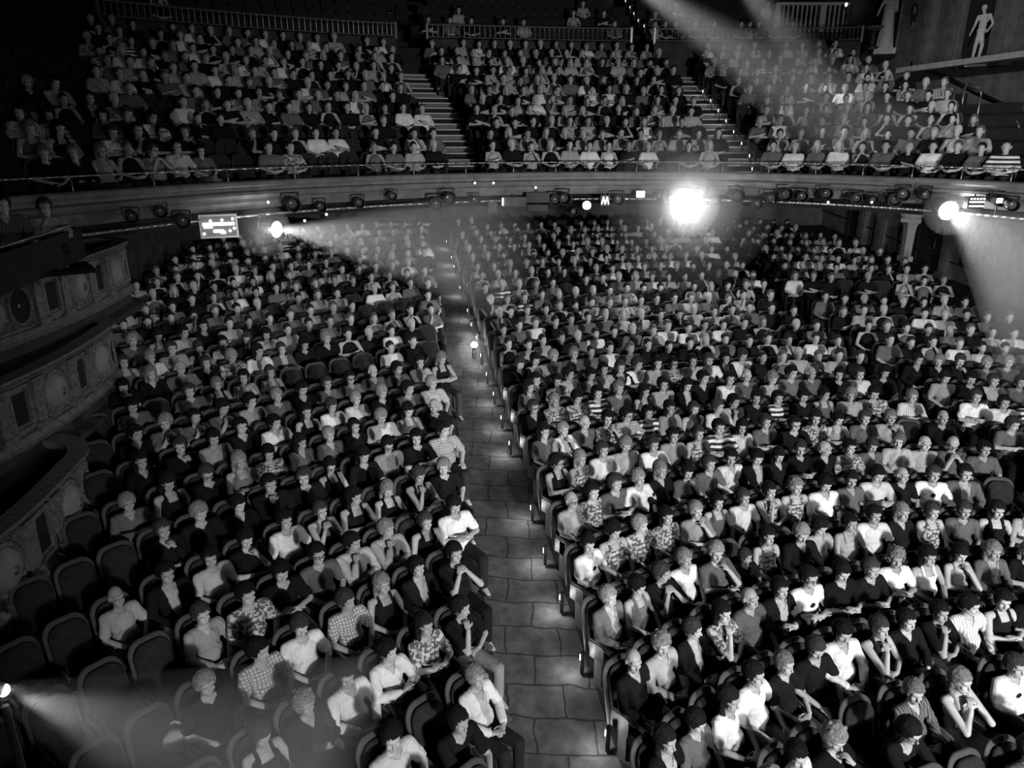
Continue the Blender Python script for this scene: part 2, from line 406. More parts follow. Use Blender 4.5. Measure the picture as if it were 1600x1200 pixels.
def garment_mesh(kind, pose, voxel=.010):
    """kind: T short sleeves, S/J long sleeves, V sleeveless, D dress, P trousers, K skirt"""
    kk = {'S': 'S', 'J': 'J', 'E': 'E'}.get(kind, kind); key = (kk, pose)
    if key in GARMENT: return GARMENT[key]
    J = pose_joints(pose); mb = MB(); g = .013; Rm = J['Rm']
    if kind in 'TSJE':
        torso_prims(mb, J, g, belly=.02)
        for n in 'RL': arm_prims(mb, J, n, g + (.004 if kind in 'SJ' else 0), .72 if kind in 'TE' else 1.86)
        if kind in 'SJ':
            for s in (-1, 1): mb.cap(Rm @ V((s * .055, .055, 1.055)), Rm @ V((s * .035, -.055, 1.0)), .016, .012, 8)   # collar
    elif kind in 'VD':
        torso_prims(mb, J, g, shoulders=False, belly=.012)
        for s in (-1, 1): mb.chain([Rm @ V((s * .095, -.075, .93)), Rm @ V((s * .09, .0, 1.055)), Rm @ V((s * .09, .11, .95))], [.022, .018, .022], 8)
    if kind in 'DK':
        for n in 'RL': mb.cap(J['hip' + n], J['kn' + n], .098, .085, 12)
        mb.ell((0, -.25, .57), (.15, .27, .07), 0, 14, 8)
        mb.cap(V((-.09, -.46, .55)), V((-.10, -.47, .40)), .08, .085); mb.cap(V((.09, -.46, .55)), V((.10, -.47, .40)), .08, .085)
    if kind == 'P':
        mb.ell((0, 0, .575), (.172, .132, .11), 0, 16, 9)
        for n in 'RL': leg_prims(mb, J, n, .016, 1.92)
    me = remesh(mb, voxel, 2)
    co = np.empty(len(me.vertices) * 3); me.vertices.foreach_get('co', co); co = co.reshape(-1, 3)
    if kind in 'TSJEVD':                                          # folds and the neckline
        r = Rm.inverted(); rm = np.array(r); lc = co @ rm[:3, :3].T + rm[:3, 3]
        w = np.sin(lc[:, 2] * 46 + lc[:, 0] * 31 + np.sin(lc[:, 0] * 40 + lc[:, 1] * 23) * 1.7)
        nr = np.empty(len(me.vertices) * 3); me.vertices.foreach_get('normal', nr); nr = nr.reshape(-1, 3)
        co = co + nr * (w * .0035)[:, None]
        me.vertices.foreach_set('co', co.ravel())
        nl = len(me.loops); li = np.empty(nl, dtype=np.int32); me.loops.foreach_get('vertex_index', li)
        ls = np.empty(len(me.polygons), dtype=np.int32); me.polygons.foreach_get('loop_start', ls)
        c = lc[li[ls]]; depth = .10 if kind in 'VD' else .075
        neck = (c[:, 1] < .05) & (c[:, 2] > (.93 if kind in 'SJ' else .975) - 0 + np.abs(c[:, 0]) * (1.5 if kind in 'SJ' else .6)) & (np.abs(c[:, 0]) < .07)
        if kind in 'VD': neck = (c[:, 1] < .02) & (c[:, 2] > .93) & (np.abs(c[:, 0]) < .068)
        idx = np.zeros(len(me.polygons), dtype=np.int32)
        if kind == 'J': idx[(c[:, 1] < 0) & (np.abs(c[:, 0]) < .055 + (c[:, 2] - .85) * .12) & (c[:, 2] > .60)] = 1
        if kind == 'E': idx[(c[:, 1] < 0) & (np.hypot(c[:, 0], c[:, 2] - .86) < .036)] = 1
        idx[neck] = 2
        me.polygons.foreach_set('material_index', idx)
        bm = bmesh.new(); bm.from_mesh(me)
        bmesh.ops.delete(bm, geom=[f for f in bm.faces if f.material_index == 2], context='FACES')
        bm.to_mesh(me); bm.free()
    me.materials.append(MATS['cloth']); me.materials.append(MATS['cloth_black' if kind == 'E' else 'cloth_light'])
    me.polygons.foreach_set('use_smooth', [True] * len(me.polygons))
    me.name = {'T': 'short_sleeves', 'P': 'trousers'}.get(kind, 'clothes')
    GARMENT[key] = me; return me
def hair_mesh(style):
    if style in HAIRM: return HAIRM[style]
    mb = MB(); big = {'c': .010, 'L': .008, 'B': .008}.get(style, .002)
    mb.ell((0, .024, .030), (.087 + big, .103 + big, .105 + big), 0, 36, 26)
    bm = bmesh.new(); me0 = mb.mesh('h'); bm.from_mesh(me0)
    def out(p):
        if style == 'g0': return p.z > .01 or p.y < .0 or p.z < -.06
        low = -.078 if style in ('s', 'b', 'g') else -.085
        j = noise.noise(p * 40) * .010
        side = -.012 if style in ('s', 'b', 'g') else .035
        return p.z + j < low or (p.y < -.02 and p.z + j < .045 and abs(p.x) < .062) or (p.y < -.055 and p.z + j < .070) or (p.y < -.038 and p.z + j < .045) or (style in ('s', 'b', 'g') and p.y < .004 and p.z + j < -.012) or (style not in ('s', 'b', 'g') and p.y < -.045 and p.z + j < .03)
    bmesh.ops.delete(bm, geom=[f for f in bm.faces if out(f.calc_center_median())], context='FACES')
    bmesh.ops.solidify(bm, geom=bm.faces[:], thickness=-.012)
    me1 = bpy.data.meshes.new('h1'); bm.to_mesh(me1); bm.free()
    m2 = MB(); m2.add([v.co[:] for v in me1.vertices], [tuple(p.vertices) for p in me1.polygons])
    if style in ('L', 'B'):
        for s in (-1, 1):
            m2.chain([V((s * .072, .02, .03)), V((s * .088, .02, -.07)), V((s * .085, -.015, -.16)), V((s * .075, -.03, -.23))], [.028, .030, .028, .018], 10)
        m2.ell((0, .075, -.08), (.085, .04, .15), 0, 14, 10)
    if style == 'c':
        for i in range(26):
            t = i * 2.4; z = -.02 + .13 * (i / 26)
            yy = .03 + .10 * math.sin(t) * (1 - z * 2)
            if not (yy < -.02 and z < .06): m2.ell((.082 * math.cos(t) * (1 - z * 2), yy, z + .02), (.024,) * 3, 0, 8, 6)
    if style == 's2':
        m2.ell((0, .12, .02), (.035, .035, .035), 0, 10, 7)
    co = m2.v; out_v = []
    for p in co:
        d = noise.noise(V(p) * 30) * .010 + noise.noise(V(p) * 80) * .005
        q = V(p); out_v.append(tuple(q + (q.normalized() * d)))
    m2.v = out_v
    me = m2.mesh('hair', [MATS['hair_strands']], True); HAIRM[style] = me
    return me
def glasses_mesh():
    if 'g' in EXTRA: return EXTRA['g']
    mb = MB()
    for s in (-1, 1):
        pts = [V((s * .034 + .023 * math.cos(t), -.104, .006 + .017 * math.sin(t))) for t in [i * PI / 5 for i in range(11)]]
        for a, b in zip(pts, pts[1:]): mb.cyl(a, b, .0032, n=5)
        mb.cyl((s * .056, -.104, .010), (s * .080, .0, .010), .0028, n=5)
    mb.cyl((-.012, -.108, .008), (.012, -.108, .008), .003, n=5)
    EXTRA['g'] = mb.mesh('glasses', [MATS['glasses']]); return EXTRA['g']
def shoe_mesh():
    if 's' in EXTRA: return EXTRA['s']
    mb = MB(); mb.ell((0, .02, -.045), (.042, .06, .045), 0, 12, 7); mb.ell((0, -.09, -.062), (.045, .10, .034), 0, 12, 7)
    mb.cyl((0, 0, -.05), (0, .02, .03), .045, .043, 12)
    me = remesh(mb, .01, 2); me.materials.append(MATS['shoe']); me.materials.append(MATS['shoe_sole'])
    idx = [1 if p.center.z < -.082 else 0 for p in me.polygons]; me.polygons.foreach_set('material_index', idx)
    EXTRA['s'] = me; return me
COPIES = {}
def obj_of(name, me, parent=None, tone=None, loc=None, M=None, pattern=None):
    if pattern:                                  # a patterned cloth needs its own mesh data
        key = (me.name, pattern)
        if key not in COPIES: COPIES[key] = me.copy(); COPIES[key].materials[0] = MATS[pattern]
        me = COPIES[key]
    o = bpy.data.objects.new(name, me); COL.objects.link(o)
    if parent is not None: o.parent = parent
    if M is not None: o.matrix_local = M
    if loc is not None: o.location = loc
    if tone is not None: o.color = (tone, tone, tone, 1)
    return o
HAIR_OF = {'s': ('s', .012), 'L': ('L', .014), 'B': ('L', .24), 'b': ('s', .20), 'g': ('s', .30), 'c': ('c', .26), 'n': (None, None)}
TONE = {'w': .85, 'l': .44, 'm': .14, 'd': .011, 's': 'cloth_pin', 't': 'cloth_darkpin', 'z': 'cloth_band', 'p': 'cloth_plaid', 'f': 'cloth_floral', 'e': .85}
def head_off(pose, hv='a'):
    J = pose_joints(pose); return head_matrix(J, hv).translation
def make_person(pose, top, hair, extra, loc, rz, hv, mirror, scale, legs, skin, shoes):
    kind, tone = top[0], top[1]
    if kind == 'T' and tone == 'e': kind = 'E'
    me, H = body_mesh(pose, hv, False)
    root = obj_of('person', me, None, skin)
    root.location = loc; root.rotation_euler = (0, 0, rz)
    root.scale = ((-1 if mirror else 1) * scale[0], scale[1], scale[2])
    tv = TONE[tone]; pat = tv if isinstance(tv, str) else None
    if not pat: tv *= random.uniform(.7, 1.15)
    obj_of({'T': 'tshirt', 'E': 'tshirt', 'S': 'long_sleeved_shirt', 'J': 'jacket', 'V': 'sleeveless_top', 'D': 'dress'}[kind], garment_mesh(kind, pose), root, None if pat else tv, pattern=pat)
    if kind != 'D' and legs is not None: obj_of('trousers', garment_mesh('P', pose), root, legs)
    elif kind != 'D': obj_of('skirt', garment_mesh('K', pose), root, random.choice((.05, .3, .5)))
    st, hm = HAIR_OF[hair]
    if hair == 's' and random.random() < .35: hm = .05
    if st: obj_of('hair', hair_mesh(st), root, hm * random.uniform(.8, 1.2), M=H)
    if 'o' in extra: obj_of('glasses', glasses_mesh(), root, None, M=H)
    if shoes:
        J = pose_joints(pose)
        for n in 'RL': obj_of('shoe', shoe_mesh(), root, None, loc=J['an' + n])
    return root

# ------------------------------------------------------------------ theatre seat
def seat_parts():
    P = {}
    def arch(w, z0, z1, y0, y1, r, lean, name, m_, nb=7):
        """a rounded-top slab, leaning back"""
        pts = [(-w, z0), (w, z0), (w, z1 - r)]
        pts += [(w - r + r * math.cos(t), z1 - r + r * math.sin(t)) for t in [PI / 2 * i / nb for i in range(1, nb + 1)]]
        pts += [(-w + r - r * math.sin(t), z1 - r + r * math.cos(t)) for t in [PI / 2 * i / nb for i in range(0, nb + 1)]]
        v = []
        n = len(pts)
        for dy, sc in ((y0, .94), (y0 + .012, 1.0), (y1 - .012, 1.0), (y1, .94)):
            for x, z in pts:
                zz = (z - (z0 + z1) / 2) * (1 - (1 - sc) * .5) + (z0 + z1) / 2
                bow = .035 * (1 - (x / w) ** 2)                        # the back wraps a little
                v.append((x * sc, dy + bow + (zz - z0) * lean, zz))
        f = [tuple(range(n)), tuple(range(4 * n - 1, 3 * n - 1, -1))]
        for q in range(3):
            f += [(q * n + (i + 1) % n, q * n + i, (q + 1) * n + i, (q + 1) * n + (i + 1) % n) for i in range(n)]
        mb = MB(); mb.add(v, f); P[name] = mb.mesh(name, [MATS[m_]], True)
    arch(.238, .34, 1.04, .235, .275, .15, .20, 'seat_shell', 'seat_wood')
    arch(.205, .44, 1.00, .185, .236, .13, .20, 'backrest', 'velvet')
    mb = MB(); mb.ell((0, -.02, .445), (.222, .235, .052), 0, 18, 8); mb.box((0, -.02, .42), (.40, .40, .05))
    P['seat_cushion'] = mb.mesh('seat_cushion', [MATS['velvet']], True)
    mb = MB(); mb.cap((0, .19, .635), (0, -.17, .645), .019, .022, 8); mb.box((0, .02, .60), (.022, .34, .06)); P['armrest'] = mb.mesh('armrest', [MATS['seat_wood']], True)
    mb = MB(); mb.box((0, .03, .30), (.03, .13, .60)); mb.box((0, .0, .015), (.05, .30, .03)); mb.box((0, .08, .48), (.03, .26, .22)); P['leg'] = mb.mesh('leg', [MATS['seat_metal']])
    return P
SEATP = seat_parts()
def make_seat(loc, rz):
    r = obj_of('theatre_chair', SEATP['seat_shell']); r.location = loc; r.rotation_euler = (0, 0, rz)
    obj_of('backrest', SEATP['backrest'], r); obj_of('seat_cushion', SEATP['seat_cushion'], r)
    for s in (-1, 1):
        obj_of('armrest', SEATP['armrest'], r, loc=(s * .225, 0, 0)); obj_of('leg', SEATP['leg'], r, loc=(s * .225, 0, 0))
    return r

# ------------------------------------------------------------------ merged crowd / seats for what is too many or too small
class Crowd:
    def __init__(s): s.V = []; s.F = []; s.I = []; s.n = 0
    def arrays(me):
        co = np.empty(len(me.vertices) * 3, dtype=np.float64); me.vertices.foreach_get('co', co)
        me.calc_loop_triangles(); tr = np.empty(len(me.loop_triangles) * 3, dtype=np.int32); me.loop_triangles.foreach_get('vertices', tr)
        pi = np.empty(len(me.loop_triangles), dtype=np.int32); me.loop_triangles.foreach_get('polygon_index', pi)
        mi = np.zeros(len(me.polygons), dtype=np.int32); me.polygons.foreach_get('material_index', mi)
        return co.reshape(-1, 3), tr.reshape(-1, 3), mi[pi]
    def put(s, arr, M, remap):
        co, tr, mi = arr; m = np.array(M)
        s.V.append(co @ m[:3, :3].T + m[:3, 3]); s.F.append(tr + s.n); s.I.append(np.array(remap, dtype=np.int32)[mi]); s.n += len(co)
    def build(s, name, mats):
        Vv = np.concatenate(s.V); F = np.concatenate(s.F); I = np.concatenate(s.I)
        me = bpy.data.meshes.new(name); me.vertices.add(len(Vv)); me.vertices.foreach_set('co', Vv.ravel())
        me.loops.add(F.size); me.loops.foreach_set('vertex_index', F.ravel())
        me.polygons.add(len(F)); me.polygons.foreach_set('loop_start', np.arange(0, F.size, 3, dtype=np.int32))
        for m_ in mats: me.materials.append(m_)
        me.polygons.foreach_set('material_index', I); me.polygons.foreach_set('use_smooth', np.ones(len(F), dtype=bool))
        me.update(calc_edges=True)
        o = bpy.data.objects.new(name, me); COL.objects.link(o); return o
# slots of a far person: 0 skin, 1 top, 2 legs, 3 hair
def far_person(pose, kind, hair):
    J = pose_joints(pose); H = head_matrix(J, 'a'); out = MB()
    def part(fn, vox, m, dec):
        mb = MB(); fn(mb); me = remesh(mb, vox, 1, dec)
        out.add([v.co[:] for v in me.vertices], [tuple(p.vertices) for p in me.polygons], m); bpy.data.meshes.remove(me)
    def skin(mb):
        head_prims(mb, H, 8); mb.cap(J['neck'] + V((0, 0, -.03)), J['neck'] + V((0, -.01, .10)), .055, .049, 8)
        if kind == 'V': mb.cap(J['shR'], J['shL'], .05, .05)
        for n in 'RL':
            arm_prims(mb, J, n); w, h = J['wr' + n], J['hd' + n]; mb.cap(w, w.lerp(h, .9), .035, .03, 8)
    def top(mb):
        torso_prims(mb, J, .012, shoulders=kind != 'V', belly=.015)
        if kind != 'V':
            for n in 'RL': arm_prims(mb, J, n, .014, .75 if kind == 'T' else 1.85)
    def legs(mb):
        for n in 'RL': leg_prims(mb, J, n, .014, 1.98)
    part(skin, .021, 0, .34); part(top, .032, 1, .34); part(legs, .05, 2, .3)
    # mouth and eye sockets read as darker dots even at this size
    if hair:
        hm = MB(); hm.ell((0, .028, .036), (.087, .10, .10), 3, 10, 7, H)
        if hair == 'L':
            for s_ in (-1, 1): hm.cap(H @ V((s_ * .08, .03, .0)), H @ V((s_ * .08, .0, -.18)), .03, .022, 6, 3)
        out.add(hm.v, hm.f, 3)
    return Crowd.arrays(out.mesh('far'))
PEOPLE = """
920,935,l,Jm,g
978,933,l,Vm,s
1024,905,h,Td,s
1065,874,l,Tw,b
1174,943,k,Tm,n
972,1033,k,Sd,n
1017,1006,l,Jl,c
1079,990,l,Jd,s
1125,967,r,Tf,L
1175,1070,k,Tw,s
1147,1100,l,Tw,L
1080,1142,l,Tm,s
1010,1172,l,Jd,L
1231,922,c,Jd,s
1275,908,c,Te,s,o
1320,902,c,Td,s
1375,890,c,Td,s
1410,872,c,Tw,c
1455,870,l,Vw,L
1504,865,r,Vl,L
1554,862,l,Jm,B
1598,857,c,Td,B
1232,1040,l,Td,b
1282,1017,k,Td,s
1326,992,l,Sw,s
1372,991,r,Vd,s
1434,967,l,Sd,s
1474,959,r,Td,s
1527,945,k,Ss,s
1559,937,c,Vd,s
1598,937,c,Td,s
1392,1120,f,Td,s,o
1438,1080,l,St,b
1511,1072,h,Dl,B
1598,1040,l,Te,s
1313,1163,r,Sd,c
1258,1185,k,Tw,s
447,893,c,Td,s
543,932,l,Tp,s
601,912,l,Vd,B
660,885,l,Jd,s
727,948,r,Td,s
671,982,c,Tf,L
468,975,l,Tw,s
408,1003,l,Tp,s
548,1040,l,Sw,s
607,1020,c,Sw,s
475,1095,c,Sd,c
415,1130,l,Vd,s
507,1165,l,Sd,s
742,1052,l,Jw,b
711,1093,f,Td,s
184,924,l,Tl,n
264,900,l,Jd,s
332,952,l,Sl,s
321,1055,l,Td,g
390,935,l,Tf,s
219,680,l,Sd,s
281,660,h,Tm,g
321,650,h,Tm,s
380,667,l,Sd,s
371,637,h,Tm,s
335,692,l,Sl,s
284,702,r,Sd,s
221,727,l,Sd,L
375,727,c,Vm,B
326,742,l,Td,s,o
266,760,l,Vd,L
200,785,c,Sm,g
374,787,l,Sd,s
311,808,l,Td,g
260,828,r,Sd,s
388,838,r,Td,s
333,870,l,Tl,s
413,627,l,Tl,s
454,615,l,Tm,g
493,605,l,Sd,s
530,602,l,Tm,s
560,623,l,Ts,g
599,616,l,Td,g
645,615,c,Tm,s
672,608,l,Tl,g
522,635,c,Tw,s
481,648,l,Vd,L
430,660,c,Sw,s
517,678,l,Sm,g
561,662,l,Td,s
597,652,c,Te,g
642,642,c,Vm,L
677,635,l,Td,n
690,675,k,Tp,s
654,686,c,Td,s
612,695,l,Tl,s,o
565,718,l,Td,L
520,725,l,Vd,s,o
472,692,c,St,L
422,705,c,Tf,s
430,760,r,Sd,s
481,747,l,Td,s
557,780,c,Vd,L
600,768,c,Vd,B
659,747,r,Vd,s
694,728,l,Td,g
697,802,c,Tw,s
662,828,l,Vd,s
452,803,k,Tw,s
505,797,h,Vm,s
565,841,r,Sl,s
610,825,r,Sl,g
500,867,l,Tm,s,o
712,870,h,Td,s
811,637,l,Sd,s,o
841,632,c,Tf,B
829,605,l,Tm,L
860,601,l,Tf,s
882,627,c,Tf,s
905,600,c,Sm,s
954,612,c,Tz,s
991,607,l,Tm,b
1017,611,l,Vm,L
1055,602,l,Tp,s
1086,603,l,Jd,L
1115,600,c,Tw,s
1191,615,c,Tz,s
1160,625,l,Td,s
1125,627,r,Tl,s
1094,642,c,Tw,s
1062,641,l,Vm,s
1032,641,c,Tl,L
1002,640,c,Tz,s
965,650,c,Tp,s,o
935,661,r,Tf,s
900,665,l,Sm,n
866,671,r,Jw,g
824,682,l,Tm,L
1152,666,l,Tw,L
1187,662,c,Tm,s
1114,672,c,Tz,s
1081,682,l,Vf,s
1041,685,l,Tl,s
1010,697,c,Tw,s
965,699,l,Tl,g
930,705,l,Tw,s
889,722,l,Vf,B
841,732,c,Vd,s,o
1026,740,l,Sd,B
1061,739,r,Tm,s
1096,730,l,Tm,s
1134,720,l,Sw,s
1169,720,l,Jd,s
866,785,l,Tl,n,o
906,770,l,Tf,s
947,762,c,Tm,s
991,752,l,Tw,g
1070,807,r,Tl,g
1037,810,l,Tf,L
1115,786,l,Vm,s
1160,777,l,Tw,s
1195,770,r,Vf,s
989,825,l,Sf,g
941,840,l,Vf,s
896,852,l,Te,s
1122,870,r,Tm,g
1146,867,l,Td,s
1192,845,l,Vf,L
1227,622,c,Td,s
1259,617,l,Vm,s
1282,620,l,Tl,c
1316,614,l,Tf,s
1292,649,c,Vl,s
1330,654,l,Tm,s
1362,650,r,Tl,b
1236,666,l,Td,s,o
1260,659,l,Tf,L
1431,620,c,Ss,b
1470,615,c,Tw,s
1505,624,c,Tw,s
1539,625,c,Tz,s
1575,627,l,Vm,s
1499,655,k,Td,n
1532,657,c,Tm,s
1577,660,l,Vm,L
1387,689,l,Tl,b
1420,690,l,Sl,n
1349,692,l,Sm,s
1314,700,l,Tf,s
1280,702,l,Sd,n
1236,705,c,Td,s
1206,712,l,Sd,L
1402,742,l,Td,n
1445,736,k,Te,s
1500,742,l,Jm,s
1569,700,h,Tm,n,o
1597,710,l,Tm,s
1360,747,c,Tw,s
1286,760,l,Sw,s
1242,762,l,Vf,c
1319,755,l,Sm,s
1392,800,l,Sd,B
1439,800,l,Vf,s
1476,797,l,Tm,s
1520,795,l,Vd,L
1565,792,c,Vw,L
1355,807,l,Tw,s
1314,822,l,Dl,s
1271,825,k,Tl,s
1237,848,l,Sd,g
506,486,l,Tm,s
481,480,l,Ts,s
444,490,l,Tm,s
407,497,l,Tm,s
475,507,l,Sd,s
441,512,l,Tl,s
507,500,l,Tm,s
540,500,l,Td,s
540,480,l,Sd,L
581,499,c,Vm,L
606,492,r,Vm,s
631,487,r,Vd,s
660,484,r,Dm,s
642,510,c,Td,g
612,515,c,Sw,s
579,517,l,Sd,g
545,522,c,Vd,s
514,530,l,Sd,g
475,535,l,Td,L
441,540,c,Jm,s
409,545,l,Tw,L
405,521,c,Tl,s
670,567,c,Vd,B
641,577,r,Tl,L
604,585,l,Tm,s
566,586,l,Sm,n
531,595,l,Tm,s,o
730,452,l,Sd,s
744,472,r,Tm,g
774,467,l,Tl,s
780,486,l,Td,s
761,497,r,Tm,g
765,517,l,Tm,s
797,512,l,Tm,L
774,540,h,Vd,L
799,542,l,Tl,s
786,577,l,Sd,s
810,484,l,Tl,s
834,486,l,Tm,s
860,479,l,Vd,L
885,477,l,Vd,s
909,475,c,Tl,s
934,476,l,Tm,s
957,472,l,Vw,s
979,470,l,Tf,s
1005,467,c,Td,s
1031,467,c,Tm,s
1052,465,l,Tl,s
1079,465,l,Tm,g
1095,472,l,Vd,s
1121,462,r,Tl,s
1072,485,l,Tl,n
1091,487,l,Tl,s
1125,485,l,Vm,s
1149,482,l,Tm,s
826,506,c,Tw,s
852,507,l,Td,s
884,500,l,Tm,s
906,497,l,Tm,s
935,494,l,Tm,b
964,492,l,Vl,B
984,492,r,Tl,c
1015,492,l,Tm,s
1045,494,r,Sd,s
1049,514,c,Tw,s
1017,512,l,Jw,s
1096,507,l,Vm,L
1121,505,l,Tw,s
1146,507,l,Td,s
1170,505,l,Vd,L
860,527,l,Tm,g
887,522,c,Tw,s
912,522,c,Sd,s
947,520,l,Tm,g
964,524,h,Tl,s
830,534,l,Td,s
802,537,l,Tl,s
1006,540,l,Jd,L
1030,541,l,Td,L
1061,540,l,Jd,s
1091,532,l,Vd,B
1117,530,l,Tm,s
1149,535,l,Sd,s
1172,532,l,Vd,s
910,550,l,Tm,s
944,546,l,Tw,s
967,546,l,Tm,s
882,557,l,Tm,b
852,560,l,Tm,g
819,567,l,Tl,s
1012,572,l,Tf,s,o
1041,571,l,Tl,s
1070,566,l,Tw,s
1104,562,l,Jd,L
1122,557,l,Tw,s
1154,560,l,Td,s
1180,561,l,Vm,L
950,575,c,Tw,s
981,577,l,Tl,L
922,580,l,Jd,s
895,585,l,Tl,s
860,587,l,Tl,s
829,595,l,Sd,s
1147,590,l,Tm,n
1185,595,l,Tl,c
1085,595,l,Sd,s
1264,510,l,Td,g
1294,512,l,Tm,s
1325,512,l,Vd,s
1346,510,l,Sd,s
1371,510,c,Vm,s
1400,515,l,Sd,s
1424,514,l,Tm,B
1452,515,l,Sd,s
1481,517,h,Vl,L
1505,520,l,Tw,s
1537,520,l,Jl,g
1306,532,k,Tw,s
1332,535,r,Vm,s
1359,532,l,Tm,s
1392,532,l,Td,L
1416,532,r,Vm,L
1457,540,l,Tw,s,o
1489,550,l,Tm,g
1515,547,c,Vw,s
1540,542,l,Tm,s
1570,545,l,Tm,c
1597,537,l,Tm,s
1205,532,r,Vl,s
1206,555,l,Tl,c
1239,555,r,Tl,s
1342,557,c,Ts,s
1369,560,l,Jd,s
1401,562,l,Sd,s
1430,562,l,Sd,b
1461,560,r,Td,s
1490,565,l,Tm,g
1519,565,l,Sm,s
1550,570,l,Td,s
1590,567,l,Vm,s
1209,587,l,Tm,s
1246,580,l,Tm,n
1281,595,l,Td,s
1389,582,l,Tw,s
1421,585,l,Td,L
1465,590,l,Tl,s
1487,592,l,Td,s
1519,590,l,Tl,s
1555,592,l,Tm,s
1590,588,l,Tm,s
335,507,l,Td,L
347,517,c,Tl,s
297,520,c,Tl,s
369,532,l,Vl,s
335,537,l,Vd,s
232,520,l,Tm,g
252,525,l,Vm,L
215,537,l,Jd,s
205,565,l,Vm,s
250,562,c,Ts,g
296,537,l,Tl,s
284,572,c,Tm,n
322,565,l,Td,s
364,557,l,Tf,g
397,535,l,Td,s
189,487,c,Tl,n
270,480,c,Tm,s
379,502,l,Sd,s
213,648,c,Tm,s
197,612,r,Td,s
"""
BALCONY = """
176,241,l,Vl,B
226,234,h,Tl,s,o
279,234,k,Tw,s
318,233,l,Tm,L
77,247,l,Td,b
125,246,l,Sd,b
38,208,l,Vm,b
106,197,l,Vd,L
159,200,c,Tw,s
209,198,r,Td,s
267,203,r,Td,s,o
307,200,r,Td,s
344,196,l,Sd,s
384,201,r,Td,s
44,164,c,Tl,s
88,168,l,Tf,s
152,168,r,Sm,s
202,175,l,Sd,s
235,172,c,Tw,s
274,166,l,Td,g
307,173,r,Sd,L
359,170,c,Td,s
36,135,l,Sd,g
77,133,l,Jl,s
146,138,r,Jd,s
162,109,c,Tp,s
207,109,c,Tp,s
305,142,l,Tm,s
341,138,c,Td,s
384,137,c,Tf,s
406,235,l,Tm,s
447,235,l,Sf,s
591,227,k,Vm,s
621,230,l,Tm,s
654,230,l,Tl,s
687,227,l,Sd,g
432,199,l,Td,s
470,200,l,Vd,s
495,212,h,Tw,s
530,202,c,Tw,s
576,199,c,Td,s
600,202,l,Sd,s
640,200,r,Tw,s
667,201,l,Tm,s
1080,227,l,Td,L
1097,232,l,Vl,B
1118,236,l,Sd,L
905,229,l,Tl,L
931,226,k,Te,s
966,233,l,Vw,s
986,232,c,Td,s
"""
# ------------------------------------------------------------------ the audience
def parse(t):
    out = []
    for l in t.strip().splitlines():
        a = l.strip().split(',')
        out.append(dict(x=int(a[0]), y=int(a[1]), pose=a[2], top=a[3], hair=a[4], extra=a[5] if len(a) > 5 else ''))
    return out
STALLS = parse(PEOPLE); CIRCLE = parse(BALCONY)
K0 = 13
def block_of(x, y):
    if x < (aisle_L(y) + aisle_R(y)) / 2: return 'left'
    return 'middle' if x < aisle2(y) else 'right'
slots = []                                    # every stalls seat: dict(k, ang, block, who)
for q in STALLS:
    p = on_floor(q['x'], q['y'], 1.19)
    R = math.hypot(p.x - CEN[0], p.y - CEN[1]); a = math.degrees(math.atan2(p.x - CEN[0], p.y - CEN[1]))
    k = round((R - row_R(0, a)) / PITCH_ROW)
    res = R - row_R(k, a)
    slots.append(dict(k=k, a=a, block=block_of(p.x, p.y), who=q, res=res, x=p.x, y=p.y))
def limits(k, block):
    """angles between which the row of a block may hold seats"""
    ok = []
    a = -66.0
    while a < 44:
        x, y, R = row_pt(k, a)
        l, r, c2 = aisle_L(y), aisle_R(y), aisle2(y)
        if block == 'left' and -9.2 < x < l - .30: ok.append(a)
        if block == 'middle' and r + .36 < x < c2 - .55 : ok.append(a)
        if block == 'right' and c2 + .55 < x < float(np.interp(y, [19, 21.7, 23.4, 25.1, 26.3, 30], [11.95, 11.8, 11.33, 10.76, 10.1, 8.6])) and y > 2: ok.append(a)
        a += .1
    return (ok[0], ok[-1]) if ok else None
MINS = .475
rows = {}
for s in slots: rows.setdefault((s['k'], s['block']), []).append(s)
KMAX = 36
def in_cross(R, block): return block == 'right' and 26.15 < R < 27.35
for k in range(11, KMAX + 1):
    for block in ('left', 'middle', 'right'):
        L = limits(k, block)
        if not L: continue
        g = rows.setdefault((k, block), [])
        g.sort(key=lambda s: s['a'])
        Rm_ = row_R(k, (L[0] + L[1]) / 2)
        if in_cross(Rm_, block) and not g: continue
        d = math.degrees(MINS / Rm_)
        for it in range(80):                   # push neighbours apart to a seat's width, inside the row
            for i in range(len(g) - 1):
                gap = g[i + 1]['a'] - g[i]['a']
                if gap < d:
                    m_ = (d - gap) / 2; g[i]['a'] -= m_; g[i + 1]['a'] += m_
            if g:
                if g[0]['a'] < L[0]: g[0]['a'] = L[0]
                if g[-1]['a'] > L[1]: g[-1]['a'] = L[1]
        # fill the gaps with further seats
        full = []; prev = L[0] - d
        marks = [s['a'] for s in g] + [L[1] + d]
        for i, a in enumerate(marks):
            n = int((a - prev) / d + .12) - 1
            for j in range(n):
                full.append(dict(k=k, a=prev + (a - prev) * (j + 1) / (n + 1), block=block, who=None, res=0))
            prev = a
        g.extend(full); g.sort(key=lambda s: s['a'])
